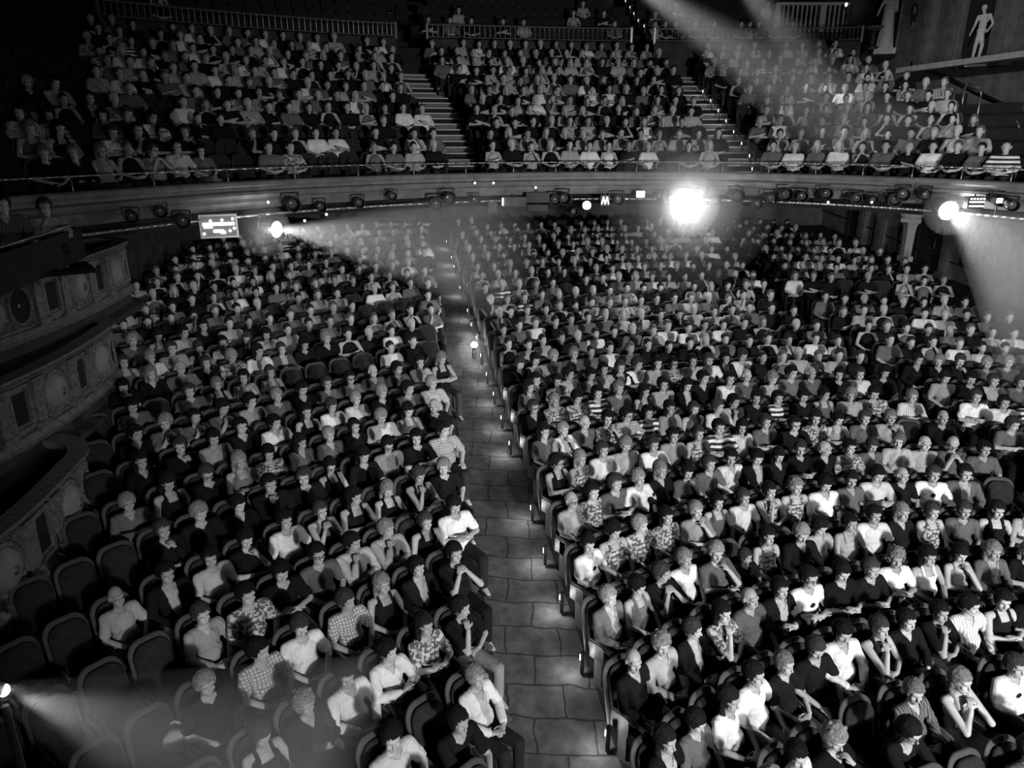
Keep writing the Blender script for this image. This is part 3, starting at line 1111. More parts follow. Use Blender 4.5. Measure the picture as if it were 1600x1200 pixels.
# who sits in the seats that were not read off one by one
def auto_who(px, py, lit=True):
    hair = random.choice('sssssLLssg' if random.random() < .85 else 'cBnb')
    kind = random.choice('TTTTTSSVV'); tone = random.choices('wlmdpfz', (15, 17, 24, 40, 3, 4, 1))[0]
    return dict(x=px, y=py, pose=random.choices('lkcrh', (44, 12, 28, 13, 3))[0], top=kind + tone, hair=hair, extra='')
allseats = []
for (k, block), g in rows.items():
    for s in g:
        x, y, R = row_pt(k, s['a']); z = floor_z(R); s['p'] = V((x, y, z)); s['rz'] = row_face(k, s['a'])
        px, py, dep = to_px((x, y, z + 1.2)); s['dep'] = dep; s['px'] = (px, py)
        if dep < 1 or px < -90 or px > 1690 or py > 1330: s['skip'] = True; continue
        if s['who'] is None:
            dens = 0
            if py < 352 and px > 690: dens = 0 if py < 343 else .8
            elif px < np.interp(py, [345, 400, 480, 560], [430, 240, 185, 175]): dens = 0
            elif px < 260 and py > 600: dens = .0
            elif px < 175: dens = .0
            elif px < 480 and py > 840: dens = 0
            elif py < 462 or (px < 430 and py < 610) or (px > 1190 and py < 505): dens = .93
            elif py > 1150: dens = .55 if px > 960 else .3
            elif px > 1200: dens = .35
            elif px < 400: dens = .12
            else: dens = .15
            if random.random() < dens: s['who'] = auto_who(px, py); s['auto'] = True
        allseats.append(s)
# ---- the circle (balcony): rows between its front curve and the rail at its back
BF = [(-8.3, 9.6), (-7.4, 12.2), (-5.6, 15.6), (-2.9, 18.2), (0, 19.6), (2.6, 20.1), (5.2, 19.7), (7.6, 18.5), (9.4, 16.6), (10.5, 14.4), (11.2, 12.2)]
BG = [(-15.5, 17.5), (-13.2, 20.6), (-9.6, 24.0), (-5.0, 26.6), (-.8, 27.6), (3.2, 28.2), (7.2, 28.4), (10.6, 28.2), (12.9, 27.2), (13.6, 24.5), (14.2, 21.6)]
NB = 11
def curve(P, t):
    u = min(max(t, 0), 1) * (len(P) - 1); i = min(int(u), len(P) - 2); f = u - i
    p0, p1, p2, p3 = P[max(i - 1, 0)], P[i], P[i + 1], P[min(i + 2, len(P) - 1)]
    r = []
    for c in (0, 1):
        a, b, c_, d = p0[c], p1[c], p2[c], p3[c]
        r.append(.5 * ((2 * b) + (-a + c_) * f + (2 * a - 5 * b + 4 * c_ - d) * f * f + (-a + 3 * b - 3 * c_ + d) * f ** 3))
    return r
def circle_z(n): return EYE - 1.38 + .318 * n
def circle_pt(t, n, back=0.0):
    """row n of the circle at curve parameter t; back shifts within the row's depth (0 = the seat)"""
    a, b = curve(BF, t), curve(BG, t); w = (n + .95 + back) / (NB + 1.1)
    return V((a[0] + (b[0] - a[0]) * w, a[1] + (b[1] - a[1]) * w, circle_z(n)))
CPOLY = {n: [(i / 400, circle_pt(i / 400, n)) for i in range(401)] for n in range(NB + 1)}
def circle_face(t, n):
    a, b = circle_pt(t - .006, n), circle_pt(t + .006, n); w = math.atan2(b.y - a.y, b.x - a.x)
    return w * .75 + .10
def in_quad_aisle(p, side):
    """stair aisles of the circle, read as lines on the picture of the steps"""
    px, py, d = to_px(p)
    if side == 'l': c = np.interp(py, [60, 88, 122, 162, 210, 250], [622, 634, 652, 679, 707, 728])
    else: c = np.interp(py, [90, 117, 147, 184, 226, 250], [1046, 1064, 1087, 1114, 1144, 1162])
    return abs(px - c) < .62 * FPX / d
csl = []
for n in range(NB):
    g = []
    poly = CPOLY[n]
    cum = [0]
    for i in range(400): cum.append(cum[-1] + (poly[i + 1][1] - poly[i][1]).length)
    at_s = lambda s_: float(np.interp(s_, cum, [q[0] for q in poly]))
    n_seat = int(cum[-1] / .52)
    for j in range(n_seat): g.append(dict(s=(j + .5) * cum[-1] / n_seat))
    for s in g:
        t = at_s(s['s']); p = circle_pt(t, n); s.update(t=t, n=n, p=p, rz=circle_face(t, n), who=None)
        if in_quad_aisle(p + V((0, 0, .45)), 'l') or in_quad_aisle(p + V((0, 0, .45)), 'r'): s['skip'] = True
        if p.x > wall_R(p.y) - 2.3 - .25 * (NB - n) * .35: s['skip'] = True
        q_ = to_px(p + V((0, 0, 1.2)))
        if q_[0] > np.interp(q_[1], [70, 80, 100, 130, 160, 215, 260], [1330, 1350, 1410, 1480, 1510, 1560, 1660]): s['skip'] = True   # the side stairs and wall ledge begin here
    csl += [s for s in g if not s.get('skip')]
for q in CIRCLE:
    best = None
    for s in csl:
        if s['who']: continue
        px, py, d = to_px(s['p'] + V((0, 0, 1.2)))
        e = (px - q['x']) ** 2 + (py - q['y']) ** 2
        if best is None or e < best[0]: best = (e, s)
    best[1]['who'] = q; best[1]['big'] = True
for s in csl:
    px, py, d = to_px(s['p'] + V((0, 0, 1.2))); s['px'] = (px, py); s['dep'] = d; s['k'] = s['n']; s['a'] = s['t']; s['block'] = 'circle'; s['res'] = 0
    if s['who'] is None:
        dens = .93
        if px < 700 and py > 180: dens = .0
        if px < 330 and py > 120: dens = .25
        if px < 140 and py < 120: dens = .1
        if px < 60 and py < 190: dens = .0
        if random.random() < dens and -40 < px < 1640: s['who'] = auto_who(px, py); s['auto'] = True
near = sorted([s for s in allseats + csl if s['who'] and not s.get('auto')], key=lambda s: s['dep'])
near = near + sorted([s for s in allseats if s.get('auto') and s['px'][1] > 560], key=lambda s: s['dep'])
near.sort(key=lambda s: s['dep'])
nearset = set(id(s) for s in near[:300])

# ---- words for the labels
NUM = 'zero one two three four five six seven eight nine ten eleven twelve thirteen fourteen fifteen sixteen seventeen eighteen nineteen twenty'.split()
ORD = 'zeroth first second third fourth fifth sixth seventh eighth ninth tenth eleventh twelfth thirteenth fourteenth fifteenth sixteenth seventeenth eighteenth nineteenth twentieth'.split()
def ordw(n):
    if n <= 20: return ORD[n]
    t = {2: 'twent', 3: 'thirt', 4: 'fort', 5: 'fift', 6: 'sixt', 7: 'sevent'}[n // 10]
    return t + 'ieth' if n % 10 == 0 else t + 'y-' + ORD[n % 10]
for (k, block), g in rows.items():
    g = sorted([s for s in g], key=lambda s: s['a'])
    if block == 'left': g = g[::-1]
    for i, s in enumerate(g):
        side = {'left': 'left of long aisle', 'middle': 'right of long aisle', 'right': 'beyond right aisle'}[block]
        s['where'] = 'row %s, %s seat %s' % (NUM[k - K0 + 1] if 0 <= k - K0 + 1 <= 20 else ordw(k - K0 + 1), ordw(i + 1), side)
for n in range(NB):
    g = sorted([s for s in csl if s['n'] == n], key=lambda s: s['t'])
    for i, s in enumerate(g): s['where'] = 'balcony row %s, %s seat from left' % (NUM[n + 1], ordw(i + 1))
TW = {'w': 'white', 'l': 'pale', 'm': 'grey', 'd': 'black', 's': 'finely striped', 't': 'dark striped', 'z': 'boldly striped', 'p': 'checked', 'f': 'patterned', 'e': 'white printed'}
KW = {'T': 'T-shirt', 'S': 'shirt', 'V': 'sleeveless top', 'J': 'jacket', 'D': 'dress'}
HW = {'s': 'short-haired', 'L': 'long-haired', 'B': 'blond-haired', 'b': 'fair-haired', 'g': 'grey-haired', 'c': 'curly-haired', 'n': 'bald'}
PW = {'c': 'arms folded', 'r': 'chin on hand', 'h': 'hands at mouth', 'f': 'leaning forward', 'l': '', 'k': '', 'x': ''}
def person_label(s):
    q = s['who']; base = '%s person in %s %s' % (HW[q['hair']], TW[q['top'][1]], KW[q['top'][0]])
    w = s['where']; p = PW[q['pose']]
    full = base + ((', ' + p) if p else '') + ', ' + w
    return full if len(full.split()) <= 16 else base + ', ' + w
farlib = {}
def far_of(pose, kind, hair):
    pose = pose if pose in 'lcrk' else 'l'; kind = 'T' if kind == 'D' else ('S' if kind == 'J' else kind)
    hr = {'L': 'L', 'B': 'L', 'n': ''}.get(hair, 's')
    if kind == 'S' and pose == 'k': pose = 'l'
    key = (pose, kind, hr)
    if key not in farlib: farlib[key] = far_person(*key)
    return farlib[key]
FM = ['skin', 'skin_tan', 'cloth_white', 'cloth_light', 'cloth_mid', 'cloth_black', 'cloth_plaid', 'cloth_floral', 'cloth_band', 'trousers_black', 'hair_dark', 'hair_brown', 'hair_blond', 'hair_grey']
FI = {n: i for i, n in enumerate(FM)}
crowd, crowd2 = Crowd(), Crowd()
seatlo = MB()
seatlo.box((0, .25, .70), (.46, .05, .62)); seatlo.box((0, -.02, .44), (.44, .42, .10)); seatlo.box((-.225, 0, .40), (.03, .3, .5)); seatlo.box((.225, 0, .40), (.03, .3, .5))
seatarr = Crowd.arrays(seatlo.mesh('s'))
# a rounder far seat back
ar = MB(); hf = [(-.238, .34), (.238, .34), (.238, .90), (.20, 1.0), (.12, 1.04), (-.12, 1.04), (-.20, 1.0), (-.238, .90)]
ar.add([(x, .24 + (z - .34) * .2, z) for x, z in hf] + [(x, .28 + (z - .34) * .2, z) for x, z in hf], [tuple(range(8)), tuple(range(15, 7, -1))] + [((i + 1) % 8, i, 8 + i, 8 + (i + 1) % 8) for i in range(8)], 1)
#; ar.add([v.co[:] for v in SEATP['seat_shell'].vertices], [tuple(p.vertices) for p in SEATP['seat_shell'].polygons], 1)
ar.add([(x * .86, .225 + (z - .34) * .2, (z - .7) * .9 + .72) for x, z in hf], [tuple(range(8))], 0)
ar.box((0, -.02, .44), (.42, .42, .09)); ar.box((-.225, 0, .40), (.03, .3, .5)); ar.box((.225, 0, .40), (.03, .3, .5))
seatarr = Crowd.arrays(ar.mesh('s2'))
farseats = Crowd()
NSEAT = 0
seatcand = sorted([s for s in allseats if not s.get('skip')] , key=lambda s: s['dep'])
seatnear = set(id(s) for s in [s for s in seatcand if -30 < s['px'][0] < 1630 and s['px'][1] < 1270][:300])
cnt = 0
for s in allseats + csl:
    if s.get('skip'): continue
    q = s['who']; p = s['p']; rz = s['rz']
    if id(s) in seatnear:
        o = make_seat(p, rz)
        st = 'occupied' if q else 'empty'
        tag(o, '%s dark velvet theatre chair, %s' % (st, s['where']), 'seat', 'theatre chairs in the nearest stalls rows')
    else: farseats.put(seatarr, Matrix.Translation(p) @ Matrix.Rotation(rz, 4, 'Z'), [0, 1])
    if not q: continue
    res = max(-.05, min(.16, -s.get('res', 0)))          # some sit a little forward in their seats
    r_ = random.Random(int(q['x']) * 7919 + int(q['y']))
    mirror = r_.random() < .5; sc = 1.0 + (r_.random() - .5) * .07; wd = sc * (1.0 + (r_.random() - .35) * .14)
    if q['hair'] in 'LB' or q['top'][0] in 'VD': wd *= .94
    if q['top'][0] in 'TSJ' and q['hair'] in 'sgn' and r_.random() < .5: wd *= 1.06
    yaw = rz + (r_.random() - .5) * .16
    fwd = V((math.sin(rz), -math.cos(rz), 0))
    pos = p + fwd * res + V((0, 0, -.012))
    child = s is not None and q['x'] in (1534, 1146) and q['y'] in (1072, 867)
    if child: sc *= .78; wd *= .78
    if id(s) in nearset:
        hv = r_.choice('aabn'); legs = r_.choice([.008, .01, .012, .02, .03, .05, .06, .22])
        if q['top'][0] in 'V' and r_.random() < .35: legs = None
        pose = q['pose']
        if pose == 'l' and r_.random() < .12: pose = 'x'
        aisle_end = abs(p.x - aisle_L(p.y)) < 1.0 or abs(p.x - aisle_R(p.y)) < 1.0 or s['px'][1] > 1000
        o = make_person(pose, q['top'], q['hair'], q['extra'], pos + (V((0, 0, .12)) if child else V((0, 0, 0))), yaw, hv, mirror, (wd, sc, sc), legs, .45 * r_.uniform(.75, 1.15), aisle_end)
        tag(o, person_label(s), 'person', 'audience in the balcony' if s['block'] == 'circle' else 'audience in the nearest stalls rows')
        cnt += 1
    else:
        arr = far_of(q['pose'], q['top'][0], q['hair'])
        M = Matrix.Translation(pos) @ Matrix.Rotation(yaw, 4, 'Z') @ Matrix.Diagonal((wd * (-1 if mirror else 1), sc, sc, 1))
        tone = {'w': 'cloth_white', 'l': 'cloth_light', 'm': 'cloth_mid', 'd': 'cloth_black', 'p': 'cloth_plaid', 'f': 'cloth_floral', 'z': 'cloth_band', 's': 'cloth_plaid', 't': 'cloth_mid', 'e': 'cloth_white'}[q['top'][1]]
        hm = {'b': 'hair_blond', 'B': 'hair_blond', 'g': 'hair_grey', 'c': 'hair_grey'}.get(q['hair'], 'hair_dark' if r_.random() < .7 else 'hair_brown')
        crowd.put(arr, M, [FI['skin' if r_.random() < .85 else 'skin_tan'], FI[tone], FI['trousers_black'], FI[hm]])
print('far', {k: len(v[0]) for k, v in farlib.items()}, 'body', {k: len(v[0].vertices) for k, v in BODY.items()}, 'garm', {k: len(v.vertices) for k, v in GARMENT.items()})
# the upper tier behind the rail
def tier_pt(t, n):
    a, b = curve(BG, t), curve(BF, t); d = V((a[0] - b[0], a[1] - b[1], 0)).normalized()
    return V((a[0] + d.x * (2.1 + .95 * n), a[1] + d.y * (2.1 + .95 * n), EYE + 2.85 + .48 * n))
for n in range(5):
    for j in range(92):
        t = .12 + .80 * j / 92; p = tier_pt(t, n); px, py, d = to_px(p + V((0, 0, 1.2)))
        if not (-20 < px < 1240 and -30 < py): continue
        if abs(px - 622 + (py - 30) * .4 - 0) < 26 or abs(px - (1000 + (py - 40) * .6)) < 22: continue
        a, b = tier_pt(t - .005, n), tier_pt(t + .005, n); rz = math.atan2(b.y - a.y, b.x - a.x) * .75 + .1
        farseats.put(seatarr, Matrix.Translation(p) @ Matrix.Rotation(rz, 4, 'Z'), [0, 1])
        if random.random() < (.45 if n < 1 and px > 640 else .04):
            q = auto_who(px, py); arr = far_of(q['pose'], q['top'][0], q['hair'])
            crowd.put(arr, Matrix.Translation(p) @ Matrix.Rotation(rz, 4, 'Z'), [FI['skin'], FI[random.choice(['cloth_mid', 'cloth_black', 'cloth_light'])], FI['trousers_black'], FI['hair_dark']])
o = crowd.build('seated_audience', [MATS[n] for n in FM])
tag(o, 'far rows of seated audience filling rear stalls, balcony and upper tier', 'people', None, 'stuff')
o = farseats.build('theatre_seats', [MATS['velvet'], MATS['seat_wood']])
tag(o, 'dark theatre seats of the rear stalls and balcony rows', 'seats', None, 'stuff')
print('PEOPLE near', cnt, 'far verts', crowd.n, 'seats', len(seatnear), 'total slots', len(allseats), len(csl))
# ------------------------------------------------------------------ floor, aisle, walls
mb = MB(); NA, NR = 60, 46
v = []
for j in range(NR):
    R = 8 + 34 * j / (NR - 1)
    for i in range(NA):
        a = math.radians(-85 + 130 * i / (NA - 1)); v.append((CEN[0] + R * math.sin(a), CEN[1] + R * math.cos(a), floor_z(R)))
f = [(j * NA + i, j * NA + i + 1, (j + 1) * NA + i + 1, (j + 1) * NA + i) for j in range(NR - 1) for i in range(NA - 1)]
mb.add(v, f); tag(mb.build('floor', MATS['floor_dark'], smooth=True), kind='structure')
def aisle_strip(name, lf, rf, y0, y1, m_):
    mb = MB(); v = []; n = 40; w = 6
    for j in range(n + 1):
        y = y0 + (y1 - y0) * j / n; l, r = lf(y), rf(y)
        for i in range(w + 1):
            x = l + (r - l) * i / w; v.append((x, y, floor_xy(x, y) + .012))
    f = [(j * (w + 1) + i, j * (w + 1) + i + 1, (j + 1) * (w + 1) + i + 1, (j + 1) * (w + 1) + i) for j in range(n) for i in range(w)]
    mb.add(v, f); return mb.build(name, MATS[m_], smooth=True)
tag(aisle_strip('aisle_floor', lambda y: aisle_L(y) - .02, lambda y: aisle_R(y) + .12, 3.0, 31.0, 'carpet'), kind='structure')
tag(aisle_strip('aisle_floor', lambda y: aisle2(y) - .5, lambda y: aisle2(y) + .5, 4.0, 31.0, 'floor_dark'), kind='structure')

# right wall of the stalls and circle: a plane along x = wall_R(y), with pilasters, niche and skirting
def wall_pt(y, z, out=0): return V((wall_R(y) - out, y, z))
mb = MB(); ys = [6, 12, 18, 20.7, 24, 28, 34]
v = [(wall_R(y), y, z) for y in ys for z in (0, EYE + 14)]
f = [(2 * i, 2 * i + 1, 2 * i + 3, 2 * i + 2) for i in range(len(ys) - 1)]
mb.add(v, f); tag(mb.build('wall_right', MATS['plaster']), kind='structure')
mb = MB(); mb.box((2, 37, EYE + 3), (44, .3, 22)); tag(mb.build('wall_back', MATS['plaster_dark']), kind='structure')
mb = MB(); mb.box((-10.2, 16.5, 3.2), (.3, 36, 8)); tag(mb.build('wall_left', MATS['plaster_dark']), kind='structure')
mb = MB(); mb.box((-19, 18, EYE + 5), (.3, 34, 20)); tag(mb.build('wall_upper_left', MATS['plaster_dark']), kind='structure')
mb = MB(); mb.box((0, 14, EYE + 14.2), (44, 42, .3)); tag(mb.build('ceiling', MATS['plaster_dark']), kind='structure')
# back wall of the stalls, with pale panels
mb = MB(); zb = floor_xy(3, 31.4)
mb.box((2, 31.6, zb + 1.6), (24, .2, 4.4)); tag(mb.build('wall_stalls_back', MATS['plaster']), kind='structure')

# soffit under the circle and the stepped circle floor
mb = MB(); v = []; n = 80
for i in range(n + 1):
    t = i / n; a = curve(BF, t); b = curve(BG, t); d = V((a[0] - b[0], a[1] - b[1], 0)).normalized()
    v += [(a[0] + d.x * .05, a[1] + d.y * .05, EYE - 1.42), (b[0] - d.x * 4, b[1] - d.y * 4, EYE - 1.3)]
f = [(2 * i, 2 * i + 1, 2 * i + 3, 2 * i + 2) for i in range(n)]
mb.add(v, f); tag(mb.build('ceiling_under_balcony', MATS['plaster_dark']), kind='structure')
mb = MB()
for r in range(NB):
    v = []
    for i in range(n + 1):
        t = i / n
        a = circle_pt(t, r, -.52); b = circle_pt(t, r, .48)
        v += [(a.x, a.y, circle_z(r) - (.318 if r else .3)), (a.x, a.y, circle_z(r)), (b.x, b.y, circle_z(r))]
    f = []
    for i in range(n):
        if v[3 * i + 4][0] > wall_R(v[3 * i + 4][1]) - 2.0: continue
        f += [(3 * i, 3 * i + 1, 3 * i + 4, 3 * i + 3), (3 * i + 1, 3 * i + 2, 3 * i + 5, 3 * i + 4)]
    mb.add(v, f)
tag(mb.build('floor_balcony', MATS['floor_dark']), kind='structure')
TEND = min((abs(to_px(V((*curve(BG, i / 500), EYE + 3.4)))[0] - 1352), i / 500) for i in range(501))[1]
mb = MB()
for r in range(-1, 6):
    v = []
    for i in range(n + 1):
        t = i / n; c = tier_pt(t, 0); a0, b0 = curve(BG, t), curve(BF, t); d = V((a0[0] - b0[0], a0[1] - b0[1], 0)).normalized()
        off = 2.1 + .95 * r
        z = EYE + 2.85 + .48 * r
        if r < 0: off0, off1, z, zl = -.12, 1.65, EYE + 2.85, circle_z(NB) - .6
        else: off0, off1, zl = off - .5, off + .5, z - .5
        v += [(a0[0] + d.x * off0, a0[1] + d.y * off0, zl), (a0[0] + d.x * off0, a0[1] + d.y * off0, z), (a0[0] + d.x * off1, a0[1] + d.y * off1, z)]
    f = []
    for i in range(int(n * TEND)): f += [(3 * i, 3 * i + 1, 3 * i + 4, 3 * i + 3), (3 * i + 1, 3 * i + 2, 3 * i + 5, 3 * i + 4)]
    mb.add(v, f)
tag(mb.build('floor_upper_tier', MATS['floor_dark']), kind='structure')

# stair aisles of the circle: real steps, two to each row
def stairs(px_of_y, label, wfac=1.0):
    root = empty('balcony_stairs', (0, 0, 0)); first = None
    for r in range(NB):
        for h in (0, 1):
            z = circle_z(r) + .02 + .159 * h
            # find where the aisle's middle line meets this row at this height
            best = None
            for i in range(401):
                p = circle_pt(i / 400, r, -.50 + .5 * h); p = V((p.x, p.y, z)); px, py, d = to_px(p)
                e = abs(px - px_of_y(py))
                if best is None or e < best[0]: best = (e, p, i / 400, d)
            _, p, t, d = best
            a, b = circle_pt(t - .004, r), circle_pt(t + .004, r); w = math.atan2(b.y - a.y, b.x - a.x)
            M = Matrix.Rotation(w, 4, 'Z'); bk = M @ V((0, .27, 0))
            mb = MB(); mb.box((p.x + bk.x, p.y + bk.y, z - .10), (1.05, .54, .20), 0, M)
            e_ = M @ V((0, -.005, 0)); mb.box((p.x + e_.x, p.y + e_.y, z - .012), (1.05, .035, .03), 1, M)
            o = mb.build('step', [MATS['step'], MATS['step_edge']], root)
            if first is None: first = p
    tag(root, label, 'stairs'); return root
stairs(lambda y: float(np.interp(y, [60, 88, 122, 162, 210, 250], [622, 634, 652, 679, 707, 728])), 'carpeted balcony stairs between audience blocks, left of the two flights')
stairs(lambda y: float(np.interp(y, [90, 117, 147, 184, 226, 250], [1046, 1064, 1087, 1114, 1144, 1162])), 'balcony stairs with lit step lamps, right of the two flights')

# balcony front: moulded fascia, parapet ledge, brass guard rail on posts
path = []
for i in range(121):
    t = i / 120; a, b = curve(BF, t), curve(BG, t)
    p0, p1 = curve(BF, max(0, t - .01)), curve(BF, min(1, t + .01)); tx, ty = p1[0] - p0[0], p1[1] - p0[1]; l = math.hypot(tx, ty)
    nx, ny = ty / l, -tx / l                    # points out over the stalls
    path.append((a[0], a[1], EYE, nx, ny))
prof = [(-.05, -.84), (.16, -.84), (.20, -.87), (.22, -.93), (.17, -.98), (.17, -1.03), (.25, -1.06), (.27, -1.11), (.22, -1.17), (.14, -1.20), (.16, -1.26), (.10, -1.40), (-.05, -1.42)]
fas = MB().sweep(path, prof).build('balcony_front', [MATS['fascia']], smooth=False)
tag(fas, 'long curved moulded front edge of the balcony across the hall', 'balcony', kind='structure')
gr = empty('guard_rail', (0, 0, 0)); tag(gr, 'thin brass guard rail on posts along the balcony front', 'railing')
pr = [V((x + nx * .12, y + ny * .12, z - .60)) for x, y, z, nx, ny in path]
MB().tube(pr, .016, 8).build('rail', MATS['rail'], gr, True)
for i in range(3, 120, 5):
    p = pr[i]; MB().cyl(p + V((0, 0, -.40)), p, .011, n=8).build('post', MATS['rail'], gr, True)

# rail with balusters behind the circle, in three lengths
def balustrade(t0, t1, label):
    root = empty('balustrade', (0, 0, 0)); tag(root, label, 'railing', 'balustrades at the back of the balcony')
    P = []
    for i in range(61):
        t = t0 + (t1 - t0) * i / 60; a, b = curve(BG, t), curve(BF, t); d = V((a[0] - b[0], a[1] - b[1], 0)).normalized()
        P.append(V((a[0] - d.x * .2, a[1] - d.y * .2, EYE + 3.16)))
    top = [p + V((0, 0, .42)) for p in P]; low = [p + V((0, 0, .04)) for p in P]
    MB().tube(top, .028, 6).build('top_rail', MATS['rail'], root); MB().tube(low, .022, 6).build('bottom_rail', MATS['rail'], root)
    mb = MB(); L = sum((P[i + 1] - P[i]).length for i in range(60)); nb = int(L / .17)
    for j in range(nb):
        u = 60 * j / nb; i = int(u); p = P[i].lerp(P[min(i + 1, 60)], u - i)
        mb.cyl(p + V((0, 0, .04)), p + V((0, 0, .42)), .010, n=5); mb.ell(p + V((0, 0, .34)), (.026, .026, .03), 0, 6, 4); mb.ell(p + V((0, 0, -.05)), (.03, .03, .045), 0, 6, 4)
    tag(mb.build('balusters', MATS['rail'], root), kind='stuff')
    pw = [(p.x, p.y, EYE + 3.14, 0, -1) for p in P]
    MB().sweep(pw, [(-.04, -1.2), (.04, -1.2), (.04, 0), (-.04, 0)]).build('parapet', MATS['plaster_dark'], root)
    for q in (0, 60): MB().box(P[q] + V((0, 0, .2)), (.07, .07, .5)).build('end_post', MATS['rail'], root)
def t_at(px):
    return min(((abs(to_px(V((*curve(BG, i / 500), EYE + 3.4)))[0] - px)), i / 500) for i in range(501))[1]
balustrade(t_at(150), t_at(618), 'pale fringed balustrade behind left balcony block, ending at the stairs')
balustrade(t_at(668), t_at(985), 'pale balustrade behind the middle balcony block, between the stairs')
balustrade(t_at(1024), t_at(1345), 'pale balustrade behind right balcony block, running to the draped statue')

